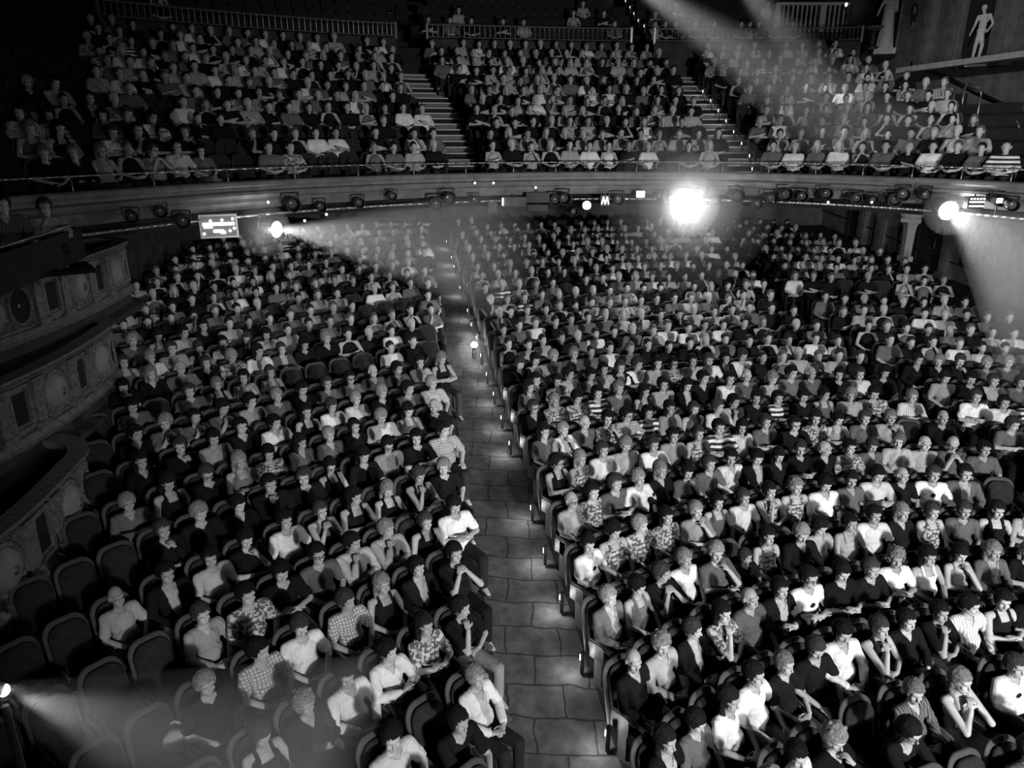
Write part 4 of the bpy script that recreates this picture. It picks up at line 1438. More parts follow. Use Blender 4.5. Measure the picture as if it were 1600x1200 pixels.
# ------------------------------------------------------------------ boxes on the left wall
def box_front(name, xb, yend, ztop, length, label, h=1.0, bow=.35, rr=.9):
    """bowed parapet: runs along the left wall towards the back, then curves into the wall"""
    root = empty(name, (xb, yend - length / 2, ztop - h)); tag(root, label, 'box', 'ornate parapets of the left wall boxes')
    inv = Matrix.Translation((-xb, -(yend - length / 2), -(ztop - h)))
    pts = []; n = 30
    for i in range(n + 1):
        u = i / n; pts.append((xb - bow * (1 - math.sin(PI * (.15 + .75 * u))) , yend - length + (length - rr) * u))
    x0, y0 = pts[-1]
    for i in range(1, 15):
        t = PI / 2 * i / 14 * 1.15; pts.append((x0 - rr * (1 - math.cos(t)), y0 + rr * math.sin(t)))
    for i in range(1, 6): pts.append((pts[-1][0] - .35, pts[-1][1] + .02))
    path = []; cum = [0]
    for i, (x, y) in enumerate(pts):
        a, b = pts[max(0, i - 1)], pts[min(len(pts) - 1, i + 1)]; tx, ty = b[0] - a[0], b[1] - a[1]; l = math.hypot(tx, ty)
        path.append((x, y, ztop, ty / l, -tx / l))
        if i: cum.append(cum[-1] + math.hypot(x - pts[i - 1][0], y - pts[i - 1][1]))
    def at(s_):
        i = max(0, min(len(cum) - 2, int(np.searchsorted(cum, s_)) - 1)); f = (s_ - cum[i]) / (cum[i + 1] - cum[i])
        p, q = path[i], path[i + 1]; return V((p[0] + (q[0] - p[0]) * f, p[1] + (q[1] - p[1]) * f, ztop)), V((p[3], p[4], 0))
    def fin(mb, nm, m_, smooth=False):
        o = mb.build(nm, MATS[m_], root, smooth); o.matrix_local = inv; return o
    fin(MB().sweep(path, [(-.10, -h + .1), (.0, -h + .1), (.0, -.1), (-.10, -.1)]), 'parapet', 'gilt')
    fin(MB().sweep(path, [(-.16, -.10), (.04, -.13), (.07, -.08), (.12, -.04), (.12, .0), (-.16, .0)]), 'top_ledge', 'gilt')
    fin(MB().sweep(path, [(-.1, -h - .08), (.08, -h - .06), (.11, -h + .02), (.05, -h + .10), (-.1, -h + .12)]), 'base_moulding', 'gilt')
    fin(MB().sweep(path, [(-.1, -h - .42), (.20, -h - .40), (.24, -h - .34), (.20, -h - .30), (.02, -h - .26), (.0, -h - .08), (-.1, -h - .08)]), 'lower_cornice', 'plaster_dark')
    # the floor of the box
    v = []; k = len(path)
    for x, y, z, nx, ny in path: v += [(x, y, ztop - h), (-10.1, y, ztop - h)]
    m2 = MB().add(v, [(2 * i, 2 * i + 1, 2 * i + 3, 2 * i + 2) for i in range(k - 1)]); fin(m2, 'box_floor', 'floor_dark')
    tot = cum[n + 14]
    def frame(s_):
        p, nrm = at(s_); t = V((-nrm.y, nrm.x, 0)); M = Matrix(((t.x, nrm.x, 0, p.x), (t.y, nrm.y, 0, p.y), (0, 0, 1, p.z), (0, 0, 0, 1))); return M
    def curvebox(mb, s0, s1, z0, z1, o0, o1):
        k = max(2, int((s1 - s0) / .06)); pp = []
        for i in range(k + 1):
            p, nrm = at(s0 + (s1 - s0) * i / k); pp.append((p.x, p.y, p.z, nrm.x, nrm.y))
        mb.sweep(pp, [(o0, z0), (o1, z0), (o1, z1), (o0, z1)])
    s = tot - 1.0; seq = 'OMPLPMPLPOM'; i = 0; zc = -h / 2
    while s > .2 and i < len(seq):
        c = seq[i]; i += 1
        if c in 'OM':                            # oval medallion in a beaded ring; O's disc is painted with an opening's shade
            rx = .30 if c == 'M' else .25; rz_ = .30
            s -= rx + .05
            mb = MB(); N = 40
            ring = []
            for q in range(N):
                t = 2 * PI * q / N; M = frame(s + rx * math.cos(t)); ring.append(M @ V((0, .02, zc + rz_ * math.sin(t))))
            for q in range(N): mb.cyl(ring[q], ring[(q + 1) % N], .032, n=6)
            for q in range(0, N, 2):
                mb.ell(ring[q], (.042,) * 3, 0, 6, 5)
            fin(mb, 'medallion_ring', 'gilt')
            mb = MB(); v = [frame(s) @ V((0, -.02 if c == 'O' else .09, zc))]; rings = 6
            for r_ in range(1, rings + 1):
                for q in range(N):
                    t = 2 * PI * q / N; u = r_ / rings; M = frame(s + rx * u * .94 * math.cos(t))
                    v.append(M @ V((0, (.15 * math.sqrt(max(0, 1 - u * u)) if c == 'M' else .0) + .005, zc + rz_ * .94 * u * math.sin(t))))
            f = [(0, 1 + q, 1 + (q + 1) % N) for q in range(N)]
            for r_ in range(rings - 1):
                f += [(1 + r_ * N + q, 1 + r_ * N + (q + 1) % N, 1 + (r_ + 1) * N + (q + 1) % N, 1 + (r_ + 1) * N + q) for q in range(N)]
            mb.add(v, f); fin(mb, 'medallion', 'boss' if c == 'M' else 'floor_dark', True)
            for sx in (-1, 1):
                for sz in (-1, 1):
                    M = frame(s + sx * (rx + .015)); b_ = [M @ V((0, .03, zc + sz * .34)), M @ V((0, .03, zc + sz * .20))]; q_ = frame(s + sx * (rx - .14)) @ V((0, .03, zc + sz * .35))
                    mb = MB(); mb.tube([b_[0], b_[1], q_, b_[0]], .012, 5); mb.ell((b_[0] + b_[1] + q_) / 3, (.03, .03, .03), 0, 6, 5)
                    fin(mb, 'corner_ornament', 'gilt')
            s -= rx + .05
        elif c == 'P':                           # pilaster
            mb = MB(); curvebox(mb, s - .20, s, -h + .12, -.13, 0, .06); curvebox(mb, s - .23, s + .03, -.30, -.13, 0, .09); curvebox(mb, s - .23, s + .03, -h + .1, -h + .2, 0, .09)
            mb.ell(frame(s - .1) @ V((0, .09, -.21)), (.04, .04, .04), 0, 8, 6)
            fin(mb, 'pilaster', 'gilt'); s -= .24
        else:                                    # sunken panel with frame
            mb = MB(); w = .46
            for a_, b_, z0, z1 in ((s - w, s, -.22, -.16), (s - w, s, -h + .16, -h + .22), (s - w, s - w + .06, -h + .16, -.16), (s - .06, s, -h + .16, -.16)): curvebox(mb, a_, b_, z0, z1, 0, .045)
            fin(mb, 'panel_frame', 'gilt')
            mb = MB(); curvebox(mb, s - w + .10, s - .10, -h + .27, -.27, .0, .015); fin(mb, 'panel', 'floor_dark'); s -= w + .03
    return root
box_front('theatre_box', -5.95, 10.35, EYE - 4.30, 5.0, 'lowest ornate box parapet at left, nearest the stage, with oval medallions', h=1.0)
box_front('theatre_box', -7.05, 13.6, EYE - 3.20, 5.2, 'middle ornate box parapet at left, between the lowest box and upper box')
box_front('theatre_box', -7.75, 15.9, EYE - 2.02, 6.0, 'upper ornate box parapet at left, directly under the balcony end')
# ------------------------------------------------------------------ right wall: pilasters, niches, statues, handrails
def on_wall(px, py, out=0.0):
    r = ray(px, py); lo, hi = 1, 80
    for _ in range(50):
        t = (lo + hi) / 2
        if t * r[0] > wall_R(t * r[1]) - out: hi = t
        else: lo = t
    return V((t * r[0], t * r[1], EYE + t * r[2]))
WA = math.atan2(1, -.16)
WM = Matrix.Rotation(math.atan(.16), 4, 'Z')              # wall-aligned frame: y along, x out of the wall
def place(mb, name, mats, p, parent=None, smooth=False):
    o = mb.build(name, mats, parent, smooth); o.location = p if parent is None else (0, 0, 0); return o
def column(px, ybase, h, w, label, m_='plaster'):
    p = on_wall(px, ybase); r = empty('column', p, 0); r.rotation_euler = (0, 0, math.atan(.16))
    tag(r, label, 'column', 'pilasters of the right wall')
    def part(n, mb, mm): o = mb.build(n, [MATS[mm]], r); return o
    part('shaft', MB().box((-.14, 0, h / 2), (.28, w, h)).box((-.16, 0, h / 2), (.28, w * .55, h - .5)), m_)
    part('base', MB().box((-.19, 0, .12), (.38, w + .14, .24)).box((-.17, 0, .29), (.34, w + .07, .10)), m_)
    mb = MB().box((-.2, 0, h - .08), (.42, w + .22, .16)); mb.box((-.17, 0, h - .5), (.34, w + .05, .06))
    for i in range(4):
        for j in range(2): mb.ell((-.32, -w / 2 + w * i / 3, h - .22 - .14 * j), (.06, .07, .08), 0, 8, 6)
    part('capital', mb, 'gilt'); return r
def niche(px, ybase, h, w, label):
    p = on_wall(px, ybase); r = empty('wall_niche', p); r.rotation_euler = (0, 0, math.atan(.16)); tag(r, label, 'niche')
    MB().box((-.012, 0, h / 2), (.02, w, h)).build('shade_plate', [MATS['floor_dark']], r)  # flat dark plate on the wall; the niche's shade is in its colour
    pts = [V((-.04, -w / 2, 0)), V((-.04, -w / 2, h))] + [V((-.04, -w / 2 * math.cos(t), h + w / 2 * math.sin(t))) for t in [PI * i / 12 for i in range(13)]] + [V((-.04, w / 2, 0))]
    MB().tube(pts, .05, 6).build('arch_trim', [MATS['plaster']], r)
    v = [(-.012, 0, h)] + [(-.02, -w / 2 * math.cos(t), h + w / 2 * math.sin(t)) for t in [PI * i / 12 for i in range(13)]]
    MB().add(v, [tuple(range(14))]).build('shade_plate_head', [MATS['floor_dark']], r)  # arched top of the plate, shade painted in likewise
    return r
# circle level
ledge_a, ledge_b = on_wall(1430, 112), on_wall(1598, 106)
lz = ledge_a.z
mb = MB(); mid = (ledge_a + ledge_b) / 2; mb.box((mid.x - .12, 21.3, lz), (.5, 11, .16), 0, (0, 0, math.atan(.16)))
tag(mb.build('trim_1', [MATS['stone']]), kind='structure')
column(1448, 108, 3.6, .34, 'slim pale pilaster left of the nude statue, above the sloping handrail')
column(1489, 107, 3.6, .55, 'carved pilaster directly left of the nude statue in the upper wall')
column(1563, 104, 3.6, .60, 'carved pilaster directly right of the nude statue in the upper wall')
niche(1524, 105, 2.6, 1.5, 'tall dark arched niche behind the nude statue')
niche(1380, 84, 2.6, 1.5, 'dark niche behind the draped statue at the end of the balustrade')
def statue(kind, p, rz, h, label):
    """kind: nude (weight on one leg, looking down) or draped"""
    mb = MB()
    if kind == 'nude':
        mb.chain([(0, 0, .95), (.09, -.01, .52), (.06, .02, .08)], [.095, .068, .045], 12); mb.chain([(-.04, 0, .95), (-.10, -.09, .52), (-.13, .0, .08)], [.095, .066, .045], 12)
        for x, y in ((.07, -.06), (-.12, -.10)): mb.cap((x, y + .06, .04), (x, y - .06, .03), .042, .03)
        mb.ell((.0, 0, 1.0), (.155, .11, .13)); mb.ell((.0, 0, 1.17), (.13, .095, .15)); mb.ell((0.02, .0, 1.36), (.165, .11, .16))
        mb.cap((-.16, 0, 1.45), (.17, 0, 1.48), .065); mb.cap((0, .0, 1.48), (-.02, -.03, 1.60), .052)
        mb.chain([(.19, 0, 1.46), (.30, .04, 1.22), (.20, .07, 1.02)], [.052, .043, .032]); mb.ell((.17, .06, .98), (.04, .04, .05))
        mb.chain([(-.18, 0, 1.43), (-.24, -.05, 1.15), (-.31, -.14, .93)], [.052, .043, .030]); mb.ell((-.33, -.16, .88), (.03, .035, .06))
        H = Matrix.Translation((-.04, -.05, 1.70)) @ Matrix.Rotation(math.radians(-25), 4, 'Z') @ Matrix.Rotation(math.radians(22), 4, 'X'); head_prims(mb, H); mb.ell((0, .02, .03), (.09, .105, .10), 0, 14, 9, H)
    elif kind == 'draped':
        mb.cyl((0, 0, .0), (0, 0, 1.15), .24, .17, 18); mb.ell((0, 0, 1.2), (.17, .12, .16)); mb.ell((0, 0, 1.38), (.165, .11, .14))
        for i in range(11):
            t = 2 * PI * i / 11; mb.cap((.24 * math.cos(t), .20 * math.sin(t), .0), (.14 * math.cos(t + .2), .10 * math.sin(t + .2), 1.15), .035, .02, 8)
        mb.cap((-.16, 0, 1.44), (.16, 0, 1.44), .062); mb.cap((0, 0, 1.48), (0, -.02, 1.6), .05)
        mb.chain([(-.19, 0, 1.42), (-.30, -.05, 1.16), (-.36, -.18, .98)], [.055, .045, .035]); mb.chain([(.19, 0, 1.42), (.22, .02, 1.12), (.14, -.16, 1.1)], [.055, .05, .04])
        H = Matrix.Translation((0, -.03, 1.70)); head_prims(mb, H); mb.ell((0, .03, .03), (.092, .11, .105))
    else:                                         # bust
        mb.ell((0, .02, .10), (.25, .14, .16)); mb.cap((-.16, 0, .16), (.16, 0, .16), .09); mb.cap((0, 0, .2), (0, -.02, .38), .06)
        H = Matrix.Translation((0, -.02, .50)); head_prims(mb, H); mb.ell((0, .03, .03), (.09, .11, .105), 0, 14, 9, H); mb.ell((0, 0, .0), (.12, .1, .05))
    s = h / (1.83 if kind != 'bust' else .62)
    me = remesh(mb, .012, 2); me.name = 'statue'; me.materials.append(MATS['stone'])
    o = bpy.data.objects.new('statue', me); COL.objects.link(o); o.location = p; o.rotation_euler = (0, 0, rz); o.scale = (s, s, s)
    pl = MB(); pl.box((0, 0, -.09), (.66, .5, .18)) if kind != 'bust' else pl.box((0, 0, -.04), (.4, .32, .08))
    q = pl.build('plinth', [MATS['stone']], o); tag(o, label, 'statue'); return o
def stand(px, pyfeet, pytop, out, kind, label, rz):
    p = on_wall(px, pyfeet, out); d = to_px(p)[2]; h = abs(pyfeet - pytop) * d / FPX / math.cos(PITCH) * 1.0
    return statue(kind, p, rz, h, label)
stand(1525, 96, 20, .5, 'nude', 'pale nude standing statue looking down in upper right wall niche', -.55)
stand(1381, 76, -6, .6, 'draped', 'pale draped standing statue at right end of the balcony balustrade', -.3)
fx = on_wall(1361, 78, 1.0)
r = empty('fountain_basin', fx); tag(r, 'small dark basin on a stem at the draped statue\'s feet', 'basin')
MB().lathe((0, 0, 0), [(.26, 0), (.26, .08), (.10, .14), (.08, .55), (.12, .60)], 16).build('stem', [MATS['metal_black']], r)
MB().lathe((0, 0, .60), [(.06, 0), (.30, .08), (.34, .14), (.30, .14), (.05, .06)], 20).build('bowl', [MATS['plaster']], r)
# sloping handrail of the side stair, circle level
def hand_rail(pts, label, out=.25, r_=.03):
    P = [on_wall(x, y, out) for x, y in pts]; root = empty('handrail', P[0]); tag(root, label, 'handrail')
    inv = Matrix.Translation(-P[0])
    o = MB().tube(P, r_, 8).build('rail', [MATS['metal_black']], root, True); o.matrix_local = inv
    for p in P[1::1]:
        q = V((wall_R(p.y), p.y, p.z - .05)); o = MB().cyl(p, q, .015, n=6).build('bracket', [MATS['metal_black']], root); o.matrix_local = inv
    return root
hand_rail([(1424, 98), (1475, 118), (1530, 145), (1598, 176)], 'dark sloping handrail on the pale wall under the nude statue', .15, .045)
hand_rail([(1285, 328), (1345, 350), (1400, 375), (1452, 398), (1500, 415), (1545, 432)], 'long sloping wall handrail at stalls level behind the bust', .15, .025)
def stair_loop(px, py, h, label):
    p = on_wall(px, py, 2.4); root = empty('stair_rail', p); tag(root, label, 'handrail')
    pts = [V((0, .35, 0)), V((0, .35, h)), V((0, .25, h + .08)), V((.0, -.35, h + .02 - .1)), V((0, -.45, h - .25)), V((0, -.45, -.35))]
    MB().tube(pts, .022, 8).build('loop', [MATS['rail']], root, True)
stair_loop(1512, 178, .7, 'curved metal stair rail loop at right end of balcony, higher one')
stair_loop(1568, 232, .7, 'curved metal stair rail loop at right end of balcony, lower one')
# side steps of the circle at the right wall
r = empty('side_stairs', (wall_R(23) - 1, 23, EYE - .3)); tag(r, 'dark side stairs climbing beside the pale upper right wall', 'stairs')
inv = Matrix.Translation(-r.location)
for i in range(26):
    y = 15.5 + i * .48; z = EYE - .28 + (y - 22.26) * .342
    o = MB().box((wall_R(y) - 1.02, y, z - .45), (2.0, .48, .9)).build('step', [MATS['floor_dark']], r); o.matrix_local = inv

# balustraded landing behind the right block of the circle
lp = at_y(1285, 50, 31.6)
r = empty('landing', lp); tag(r, 'pale walled landing with balusters above right balcony block', 'balcony')
MB().box((0, .3, -1.0), (3.2, .4, 1.9)).build('landing_wall', [MATS['plaster']], r)
MB().box((-.2, .0, .98), (3.4, .22, .10)).build('top_rail', [MATS['stone']], r)
for i in range(18):
    MB().lathe((-1.6 + i * .18, 0, 0), [(.04, 0), (.055, .2), (.03, .5), (.045, .95)], 8).build('baluster', [MATS['stone']], r)
for x in (-1.85, -.1, 1.6): MB().box((x, 0, .5), (.22, .26, 1.0)).build('end_post', [MATS['stone']], r)
lw = at_y(1322, 9, 31.0); r = empty('wall_lamp', lw); tag(r, 'tiny bright wall lamp above the balustraded landing', 'lamp')
MB().box((0, .05, -.06), (.06, .06, .16)).build('bracket', [MATS['metal_black']], r); MB().ell((0, 0, .04), (.045, .045, .07)).build('bulb', [MATS['lamp_lit']], r)
# stalls level of the right wall
column(1378, 402, 2.4, .5, 'broad plain pilaster left of the bust at stalls level')
column(1478, 440, 2.9, .32, 'narrow pale pilaster between the bust and relief panel')
column(1553, 462, 3.0, .55, 'wide pilaster right of the relief panel at stalls level')
column(1350, 385, 2.2, .4, 'farthest pilaster of the lower right wall, near the back')
def door(px, py, w, h, n, label):
    p = on_wall(px, py); o = MB().box((-.03, 0, h / 2), (.08, w, h)).box((-.06, -w / 2, h / 2), (.1, .1, h + .1)).box((-.06, w / 2, h / 2), (.1, .1, h + .1)).box((-.06, 0, h), (.1, w + .2, .12)).build('door_%d' % n, [MATS['floor_dark']])
    o.location = p; o.rotation_euler = (0, 0, math.atan(.16)); tag(o, kind='structure')
door(1446, 416, 1.0, 2.3, 1, ''); door(1338, 372, 1.0, 2.2, 2, '')
bp = on_wall(1413, 408, .55); r = empty('pedestal', bp); tag(r, 'tall tapering pale pedestal under the marble bust', 'pedestal')
ph = 1.35
MB().lathe((0, 0, 0), [(.26, 0), (.26, .16), (.17, .22), (.20, 1.1), (.24, 1.25), (.30, 1.30), (.30, 1.35)], 4, 0, Matrix.Rotation(PI / 4, 4, 'Z')).build('shaft', [MATS['stone']], r)
statue('bust', bp + V((0, 0, ph + .10)), -.5, .95, 'pale marble bust on tall pedestal by lower right wall')
rp = on_wall(1519, 416); r = empty('relief_panel', rp); r.rotation_euler = (0, 0, math.atan(.16)); tag(r, 'framed carved relief of a standing figure on lower right wall', 'relief')
MB().box((-.02, 0, .75), (.05, .8, 1.5)).build('panel', [MATS['plaster_dark']], r)
mb = MB()
for y0, z0, sy, sz in ((-.42, .75, .08, 1.6), (.42, .75, .08, 1.6), (0, 0, .9, .08), (0, 1.52, .9, .08)): mb.box((-.05, y0, z0), (.08, sy, sz))
mb.build('frame', [MATS['metal_black']], r)
mb = MB(); mb.chain([(-.06, -.05, .15), (-.07, .0, .6), (-.07, .05, 1.0)], [.05, .08, .10]); mb.ell((-.08, .06, 1.22), (.06, .08, .10)); mb.chain([(-.07, .05, 1.0), (-.07, .25, .9), (-.07, .2, .65)], [.05, .04, .03]); mb.chain([(-.07, .05, .6), (-.07, .18, .35), (-.07, .15, .12)], [.07, .05, .04])
mb.build('figure', [MATS['plaster']], r, True)
for px, py, lab in ((1462, 372, 'dark iron wall sconce left of the narrow pilaster'), (1537, 402, 'dark iron wall sconce right of the relief panel'), (1427, 30, 'dark wall sconce high above the sloping handrail')):
    p = on_wall(px, py, .12); r = empty('wall_sconce', p); tag(r, lab, 'sconce')
    MB().lathe((0, 0, 0), [(.03, -.35), (.05, -.1), (.10, .0), (.05, .06)], 8).build('bracket', [MATS['metal_black']], r); MB().lathe((0, 0, .08), [(.07, 0), (.12, .1), (.10, .3), (.02, .42)], 8).build('lantern', [MATS['metal_black']], r)

# ------------------------------------------------------------------ back of the stalls
dk = at_y(630, 347, 26.5); dk.z = floor_xy(dk.x, dk.y)
r = empty('sound_desk', dk); tag(r, 'pale sound desk behind the rear stalls, left of long aisle', 'desk')
MB().box((0, 0, 1.0), (1.9, .6, .08)).build('desk_top', [MATS['stone']], r)
for x in (-.85, .85): MB().box((x, 0, .5), (.06, .5, 1.0)).build('leg', [MATS['metal_black']], r)
# ------------------------------------------------------------------ lighting bar and fixtures under the circle front
LB = []
for i in range(121):
    t = .06 + .90 * i / 120; a = curve(BF, t); p0, p1 = curve(BF, t - .01), curve(BF, t + .01); tx, ty = p1[0] - p0[0], p1[1] - p0[1]; l = math.hypot(tx, ty)
    LB.append(V((a[0] + ty / l * .28, a[1] - tx / l * .28, EYE - 1.52)))
bar = MB().tube(LB, .026, 8).build('lighting_bar', [MATS['metal_pale']], None, True); tag(bar, 'long curved metal lighting bar hung under the balcony front', 'bar')
LBX = [to_px(p)[0] for p in LB]
def bar_at(px): return LB[min(range(len(LB)), key=lambda i: abs(LBX[i] - px))]
def lantern(px, py, look, size, label, lit=None, hot=None, name='stage_lantern'):
    b = bar_at(px); d = b.y; p = at_y(px, py, d - .05); root = empty(name, p); tag(root, label, 'stage light', 'lanterns on the bar under the balcony')
    dr = (V(look) - p).normalized(); q = dr.to_track_quat('-Z', 'Y').to_matrix().to_4x4()
    def part(n, mb, m_, sm=True):
        o = mb.build(n, [MATS[m_]], root, sm); o.matrix_local = q; return o
    s = size
    part('housing', MB().lathe((0, 0, 0), [(.05 * s, .30 * s), (.10 * s, .28 * s), (.11 * s, .05 * s), (.13 * s, -.02 * s), (.13 * s, -.14 * s), (.115 * s, -.14 * s), (.11 * s, -.03 * s)], 16), 'metal_black', False)
    part('lens', MB().lathe((0, 0, -.05 * s), [(.002, -.03 * s), (.06 * s, -.022 * s), (.105 * s, 0)], 16), hot or ('lamp_lit' if lit else 'lens_dim'))
    mb = MB(); mb.tube([V((-.15 * s, 0, .05 * s)), V((-.15 * s, .17 * s, .05 * s)), V((.15 * s, .17 * s, .05 * s)), V((.15 * s, 0, .05 * s))], .012 * s, 6); part('yoke', mb, 'metal_black')
    hk = b - p
    if hk.length > .05: MB().cyl((0, 0, .0), tuple(hk), .014, n=6).build('clamp', [MATS['metal_black']], root)
    return root, p
rr = random.Random(4); words = ['far left', 'left', 'near the monitor', 'left of the aisle']
XS = [(455, 318), (500, 322), (560, 316), (612, 306), (680, 318), (700, 309), (741, 312), (866, 312), (880, 309), (895, 330), (965, 311), (1030, 306), (1118, 312), (1150, 305), (1182, 318), (1203, 309), (1225, 303), (1252, 306), (1290, 302), (1337, 309), (1362, 312), (1397, 311), (1410, 303), (1445, 304), (1560, 312), (1580, 320), (205, 338), (250, 330), (285, 345)]
for i, (x, y) in enumerate(sorted(XS)):
    tgt = (STAGE[0] + rr.uniform(-6, 3), STAGE[1], 3)
    lantern(x, y, tgt, rr.uniform(.8, 1.35), '%s unlit black stage lantern on the bar, counted from the left' % ordw(i + 1))
# the lit ones
def haze_lamp(px, py, Y, size, power, label, target=None, cone=None, blend=.25):
    r, p = lantern(px, py, (0, 2, EYE) if target is None else target, size, label, hot='lamp_hot')
    return p
P1 = haze_lamp(420, 357, 0, 1.5, 0, 'blazing spotlight at left under the balcony throwing a beam rightwards', at_y(900, 420, 13.0))
P2 = haze_lamp(1072, 320, 0, 3.4, 0, 'huge dazzling followspot at centre under the balcony, facing the stage')
P3 = haze_lamp(1475, 325, 0, 1.7, 0, 'blazing spotlight at right under the balcony throwing a beam rightwards', at_y(1640, 430, 12.0))
haze_lamp(917, 321, 0, .95, 0, 'small round white lamp left of the dazzling followspot')
def beam(name, p, target, power, cone, blend=.3, size=.05, off=.22):
    d = (V(target) - V(p)).normalized()
    return lamp(name, 'SPOT', V(p) + d * off, target, power, size, cone, blend)
beam('spot_beam', P1, at_y(900, 405, 10.5), 2200, 17)
beam('spot_beam', P3, at_y(1620, 425, 12.5), 1700, 30)
lamp('followspot_glare', 'POINT', P2 + V((0, -.5, 0)), None, 420, .3)
lamp('spot_glare', 'POINT', P1 + V((.05, -.35, 0)), None, 26, .1); lamp('spot_glare', 'POINT', P3 + V((.0, -.35, 0)), None, 45, .1)
# spotlight beside the lowest box
p = at_y(1, 1079, 3.1); r = empty('side_spotlight', p); tag(r, 'bright spotlight at the left picture edge beside empty seats', 'stage light')
o = MB().lathe((0, 0, 0), [(.02, .12), (.035, .11), (.04, .02), (.045, -.05), (.04, -.05), (.035, -.01)], 16).build('housing', [MATS['metal_black']], r); dq = (at_y(330, 1175, 5.4) - p).normalized().to_track_quat('-Z', 'Y').to_matrix().to_4x4(); o.matrix_local = dq
o = MB().lathe((0, 0, -.02), [(.002, -.01), (.035, 0)], 16).build('lens', [MATS['lamp_hot']], r); o.matrix_local = dq
MB().ell((.02, -.01, .01), (.032, .032, .032)).build('bulb', [MATS['lamp_hot']], r)
MB().cyl((0, 0, -.1), (0, 0, floor_xy(p.x, p.y) - p.z), .02, n=8).build('stand', [MATS['metal_black']], r)
beam('side_beam', p, at_y(330, 1180, 3.2), 60, 46, .9, .02, .075)
# beams falling from the roof over the right half of the circle
beam('roof_beam', at_y(900, -90, 19.0), at_y(1345, 215, 19.5), 4200, 15, 1)
beam('roof_beam', at_y(1085, -120, 21.0), at_y(1275, 120, 23), 2800, 15, 1)
for (x, y, Y, n) in ((900, -90, 19.0, 'left'), (1085, -120, 21.0, 'right')):
    pass
# equipment boxes hung among the lanterns
def kit(px, py, w, h, d_, m_, name, label, cat, dy=0):
    b = bar_at(px); p = at_y(px, py, b.y + dy); dd = to_px(p)[2]; W, H = w * dd / FPX, h * dd / FPX
    r = empty(name, p); tag(r, label, cat)
    MB().box((0, 0, 0), (W, d_, H)).box((0, -d_ / 2, 0), (W * .9, .02, H * .86)).build('case', [MATS[m_]], r)
    MB().cyl((0, 0, H / 2), (0, 0, max(H / 2 + .05, EYE - 1.52 - p.z)), .015, n=6).build('hanger', [MATS['metal_black']], r); return r, W, H
kit(770, 323, 14, 16, .3, 'plaster', 'loudspeaker', 'small grey loudspeaker cabinet hung left of the projector', 'speaker')
r, W, H = kit(803, 314, 38, 14, .5, 'plaster', 'projector', 'wide grey projector hung under the balcony with a bright edge', 'projector'); MB().box((-W / 2 + .03, -.27, 0), (.03, .03, H * .8)).build('bright_edge', [MATS['screen_lit']], r)  # glowing strip along one edge of the case
kit(840, 308, 36, 15, .4, 'metal_black', 'projector', 'black cylindrical-ended projector hung right of the grey one', 'projector')
kit(840, 324, 30, 10, .3, 'metal_black', 'equipment_case', 'flat black equipment case hung below the black projector', 'case')
for px, py, w, h, nm, lab in ((945, 313, 14, 16, 'lamp_panel', 'small glittering lamp panel left of the followspot'), (1000, 303, 15, 12, 'lamp_panel', 'brightest small white lamp panel just left of the followspot'), (1522, 316, 26, 18, 'lamp_panel', 'lit panel of lamps right of the right-hand spotlight'), (1557, 313, 10, 9, 'lamp_panel', 'small round lit panel right of the larger lit panel')):
    r, W, H = kit(px, py, w, h, .15, 'metal_black', nm, lab, 'lamp', -.1)
    if w < 20 and px != 945: MB().box((0, -.10, 0), (W * .8, .03, H * .75)).build('lit_face', [MATS['screen_lit']], r)
    elif px == 945:
        for i in range(4): MB().box((-W * .3 + W * .2 * i, -.10, 0), (W * .08, .03, H * .7), 0, (0, .25 * (-1) ** i, 0)).build('lamp_strip', [MATS['screen_lit']], r)
    else:
        for z in (-.3, .05): MB().box((0, -.10, H * z), (W * .85, .03, H * .10)).build('lamp_strip', [MATS['screen_lit']], r)
        for i in range(5): MB().ell((-W * .38 + W * .19 * i, -.11, H * .32), (W * .05, .02, W * .05), 0, 8, 6).build('bulb', [MATS['screen_lit']], r)
# monitor: bright bars and dots on a dark screen
r, W, H = kit(342, 353, 56, 36, .12, 'metal_pale', 'monitor', 'lit monitor with white bars and dots hung under the balcony at left', 'screen', -.2)
r.rotation_euler = (0, 0, .35)
MB().box((0, -.07, 0), (W * .9, .02, H * .84)).build('screen', [MATS['screen_dim']], r)
def mk(x, z, w, h): return MB().box((W * x, -.085, H * z), (W * w, .012, H * h)).build('screen_bar', [MATS['screen_lit']], r)
mk(0, .10, .82, .11); mk(-.28, .02, .22, .16); mk(-.02, -.2, .26, .11); mk(.10, -.26, .12, .10)
for x, z in ((-.40, -.30), (.28, -.2), (.40, -.1), (-.20, .24), (.10, .26), (.38, .3)): MB().ell((W * x, -.085, H * z), (W * .035, .012, W * .035), 0, 10, 6).build('screen_dot', [MATS['screen_lit']], r)
# tiny marker lamps
for i, (px, py) in enumerate(((476, 345), (510, 335), (419, 316), (771, 286), (837, 293), (1294, 316), (1362, 316), (1397, 312), (1149, 380), (742, 286))):
    if py > 350: continue
    p = at_y(px, py, bar_at(px).y - .1); o = MB().ell((0, 0, 0), (.028, .028, .028), 0, 8, 6).build('pilot_lamp', [MATS['lamp_lit']]); o.location = p
    tag(o, '%s tiny pilot lamp glowing on the lighting bar, from the left' % ordw(sorted([476, 510, 419, 771, 837, 1294, 1362, 1397, 742]).index(px) + 1), 'lamp', 'pilot lamps on the lighting bar')

